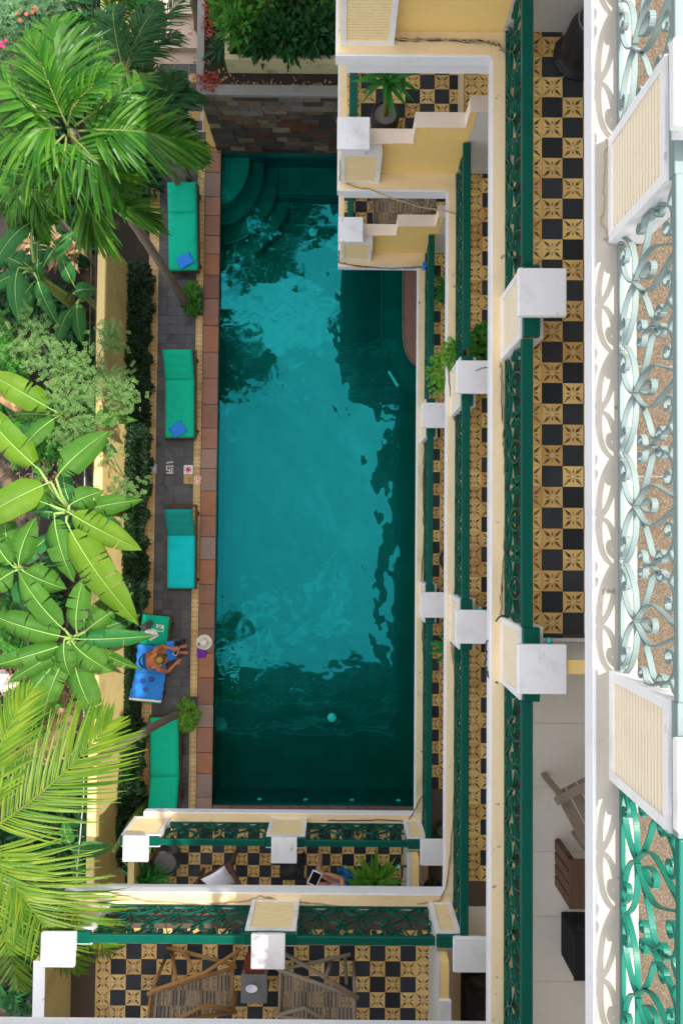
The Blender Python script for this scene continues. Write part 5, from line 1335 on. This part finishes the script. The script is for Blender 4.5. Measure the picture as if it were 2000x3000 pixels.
# small wall lamps on the party walls
for (x, y, z, lab) in ((1605, 1866, LC, 'small lamp with turquoise glass on the upper party wall'), (1405, 1774, LB, 'small lamp with turquoise glass on the party wall one floor down'), (1176, 2538, LA, 'small turquoise lamp by the lower balcony party wall')):
    if z == LA: c = Vector((1.05, W(x, y, z+.8).y, z+.8)); d = Vector((-1, 0, 0))
    else: c = Vector((W(x, y, z+.8).x, -.955, z+.8)); d = Vector((0, 1, 0))
    t = thing('wall_lamp', lab, 'lamp', c)
    MB().beam(c-d*.03, c+d*.06, .03, .03).build('bracket', 'ink', t); MB().beam(c+d*.02-d.cross(UP)*.06, c+d*.02+d.cross(UP)*.06, .012, .012).build('cross_bar', 'bamboo_warm', t)
    MB().lathe(c+d*.09+Vector((0, 0, -.02)), [(.0, -.02), (.024, .0), (.03, .04), (.022, .08), (0, .09)], 12).build('glass', 'teal_glass', t, smooth=True)
# ------------------------------------------------------------------ cables and wires
def cable(label, pts, r, mat='cable', n=5, name='cable', mult=1, sag=.01):
    P = [W(x, y, z) for x, y, z in pts]
    m = MB()
    t = thing(name, label, 'cable', P[0]) if mult > 1 else None
    for q in range(mult):
        Q = []
        for a, b in zip(P[:-1], P[1:]):
            for k in range(6): Q.append(a.lerp(b, k/6)+Vector((rnd(-sag, sag), rnd(-sag, sag), rnd(0, .004)+q*r)))
        Q.append(P[-1])
        m = MB().tube(Q, r, n)
        if t: m.build('strand', mat if q % 2 == 0 else 'cable_tan', t, smooth=True)
        else: tag(m.build(name, mat, smooth=True), label, 'cable')
e = .016
cable('loose tan cable bundle lying on the yellow upper wing ledge', [(1003, 45, LC+e), (1000, 92, LC+e), (1012, 106, LC+e), (1080, 110, LC+e), (1180, 117, LC+e), (1300, 121, LC+e), (1420, 124, LC+e), (1455, 132, LC+e), (1490, 165, LC+e)], .006, 'cable', mult=4, sag=.016)
cable('thin cable drooping from the middle wing ledge to the rail corner', [(996, 470, LB+e), (994, 528, LB+e), (1030, 545, LB+e), (1085, 556, LB+e), (1140, 580, LB-.02), (1230, 608, LB-.05), (1305, 618, LB+e), (1338, 628, LB+e)], .007, 'cable_tan', mult=2)
cable('dark cable lying along the lowest wing ledge', [(993, 735, LA+e), (992, 770, LA+e), (1040, 780, LA+e), (1130, 787, LA+e), (1215, 784, LA+e), (1240, 782, LA+e)], .006, mult=3, sag=.014)
cable('dark cable along the upper long ledge between the pedestals', [(1466, 1062, LC+e), (1471, 1200, LC+e), (1476, 1350, LC+e), (1480, 1500, LC+e), (1472, 1650, LC+e), (1464, 1800, LC+e)], .006, mult=2)
cable('thin brown cable along the upper long ledge near the stepped wall', [(1490, 170, LC+e), (1484, 330, LC+e), (1488, 520, LC+e), (1490, 700, LC+e), (1484, 830, LC+e)], .004, 'cable_tan')
cable('black cable looping off the upper ledge beside the ribbed pedestal', [(1487, 1800, LC+e), (1462, 1806, LC+e), (1440, 1840, LC-.02), (1423, 1890, LC-.1), (1421, 1950, LC-.1), (1432, 1985, LC-.03), (1458, 2001, LC+e)], .008)
cable('short black wire poking over the middle white post cap', [(1393, 1086, LB+1.2), (1420, 1077, LB+1.8), (1463, 1073, LC+e)], .006)
cable('thin cable along the middle long ledge by the trailing plant', [(1312, 1050, LB+e), (1314, 1120, LB+e), (1330, 1232, LB+e)], .006)
cable('brown cable running down the middle long ledge to the corner', [(1342, 1705, LB+e), (1318, 1770, LB+e), (1320, 1880, LB+e), (1334, 2000, LB+e), (1336, 2200, LB+e), (1328, 2350, LB+e), (1318, 2500, LB+e), (1306, 2600, LB+e), (1285, 2640, LB+e), (1220, 2648, LB+e)], .007, 'cable_tan', mult=2)
cable('dark cable clinging to the lowest long ledge', [(1244, 1250, LA+e), (1238, 1400, LA+e), (1240, 1550, LA+e), (1234, 1700, LA+e), (1236, 1850, LA+e), (1242, 1960, LA+e)], .006, mult=2, sag=.014)
cable('black cable crossing the corner between the two lowest ledges', [(1240, 2325, LA+e), (1215, 2370, LA+e), (1196, 2405, LA+e), (1060, 2402, LA+e), (960, 2404, LA+e)], .008)
cable('brown cable lying along the ledge of the lower wing', [(330, 2615, LB+e), (430, 2640, LB+e), (600, 2648, LB+e), (720, 2640, LB+e), (760, 2625, LB+e), (850, 2640, LB+e), (1000, 2655, LB+e), (1200, 2658, LB+e)], .006, 'cable_tan', mult=2)
cable('thin brown cable on the sunlit top ledge', [(1780, 405, LD+.012), (1768, 480, LD+.012), (1765, 600, LD+.012), (1760, 650, LD+.012), (1780, 700, LD+.012)], .004, 'cable_tan')
for (a, b, lab) in (((268, 770), (260, 1180), 'overhead wire strung along the garden side of the yellow wall'), ((281, 770), (280, 1200), 'thin dark overhead wire close to the yellow wall'), ((246, 2330), (226, 2560), 'pale wire hanging beside the lower balcony wing')):
    A_, B_ = W(a[0], a[1], 2.6), W(b[0], b[1], 2.6)
    tag(MB().tube([A_+Vector((0, 6, .3)), A_, (A_+B_)/2, B_, B_+Vector((0, -5, .2))], .010, 5).build('overhead_wire', 'metal' if 'pale' in lab else 'cable'), lab, 'wire')
cloth('blue_rag', 'small blue rag on the corner of the lowest wing ledge', 'rag', [(1238, 770), (1258, 768), (1256, 792), (1236, 792)], [LA+.12]*4, 'towel', n=8, wave=.05, thick=.03)
# ------------------------------------------------------------------ pool fittings
def disc(label, px, z, r, name='pool_light'):
    c = W(px[0], px[1], z); t = thing(name, label, 'pool light', (c.x, c.y, z))
    MB().lathe(c, [(r*1.3, .002), (r*1.3, .03), (r*1.02, .035)], 20).build('surround', 'mosaic_dark', t)
    MB().lathe(c, [(r, .01), (r*.95, .04), (r*.5, .055), (0, .058)], 20).build('lens', 'lamp_lens', t, smooth=True)
disc('round pale pool light on the floor near the curved steps', (917, 681), FLOOR_Z, .105)
disc('round pool drain light on the floor at the deep end', (972, 2102), FLOOR_Z, .105)
c = W(1152, 1110, -.62); t = thing('pool_light', 'oval pale light set in the curved pool bench', 'pool light', c)
MB().beam(c+Vector((-.11, .17, 0)), c+Vector((.10, -.17, 0)), .05, .12).build('lens', 'lamp_lens', t, bevel=.02)
for k, x in enumerate((760, 895, 1030, 1166)):
    c = W(x, 2341, -.35); o = MB().box(c.x-.045, PB-.004, -.40, c.x+.045, PB+.03, -.34).build('pool_inlet', 'lamp_lens', bevel=.01)
    tag(o, 'small white water inlet in the pool end wall', 'inlet', 'water inlets in the pool end wall')
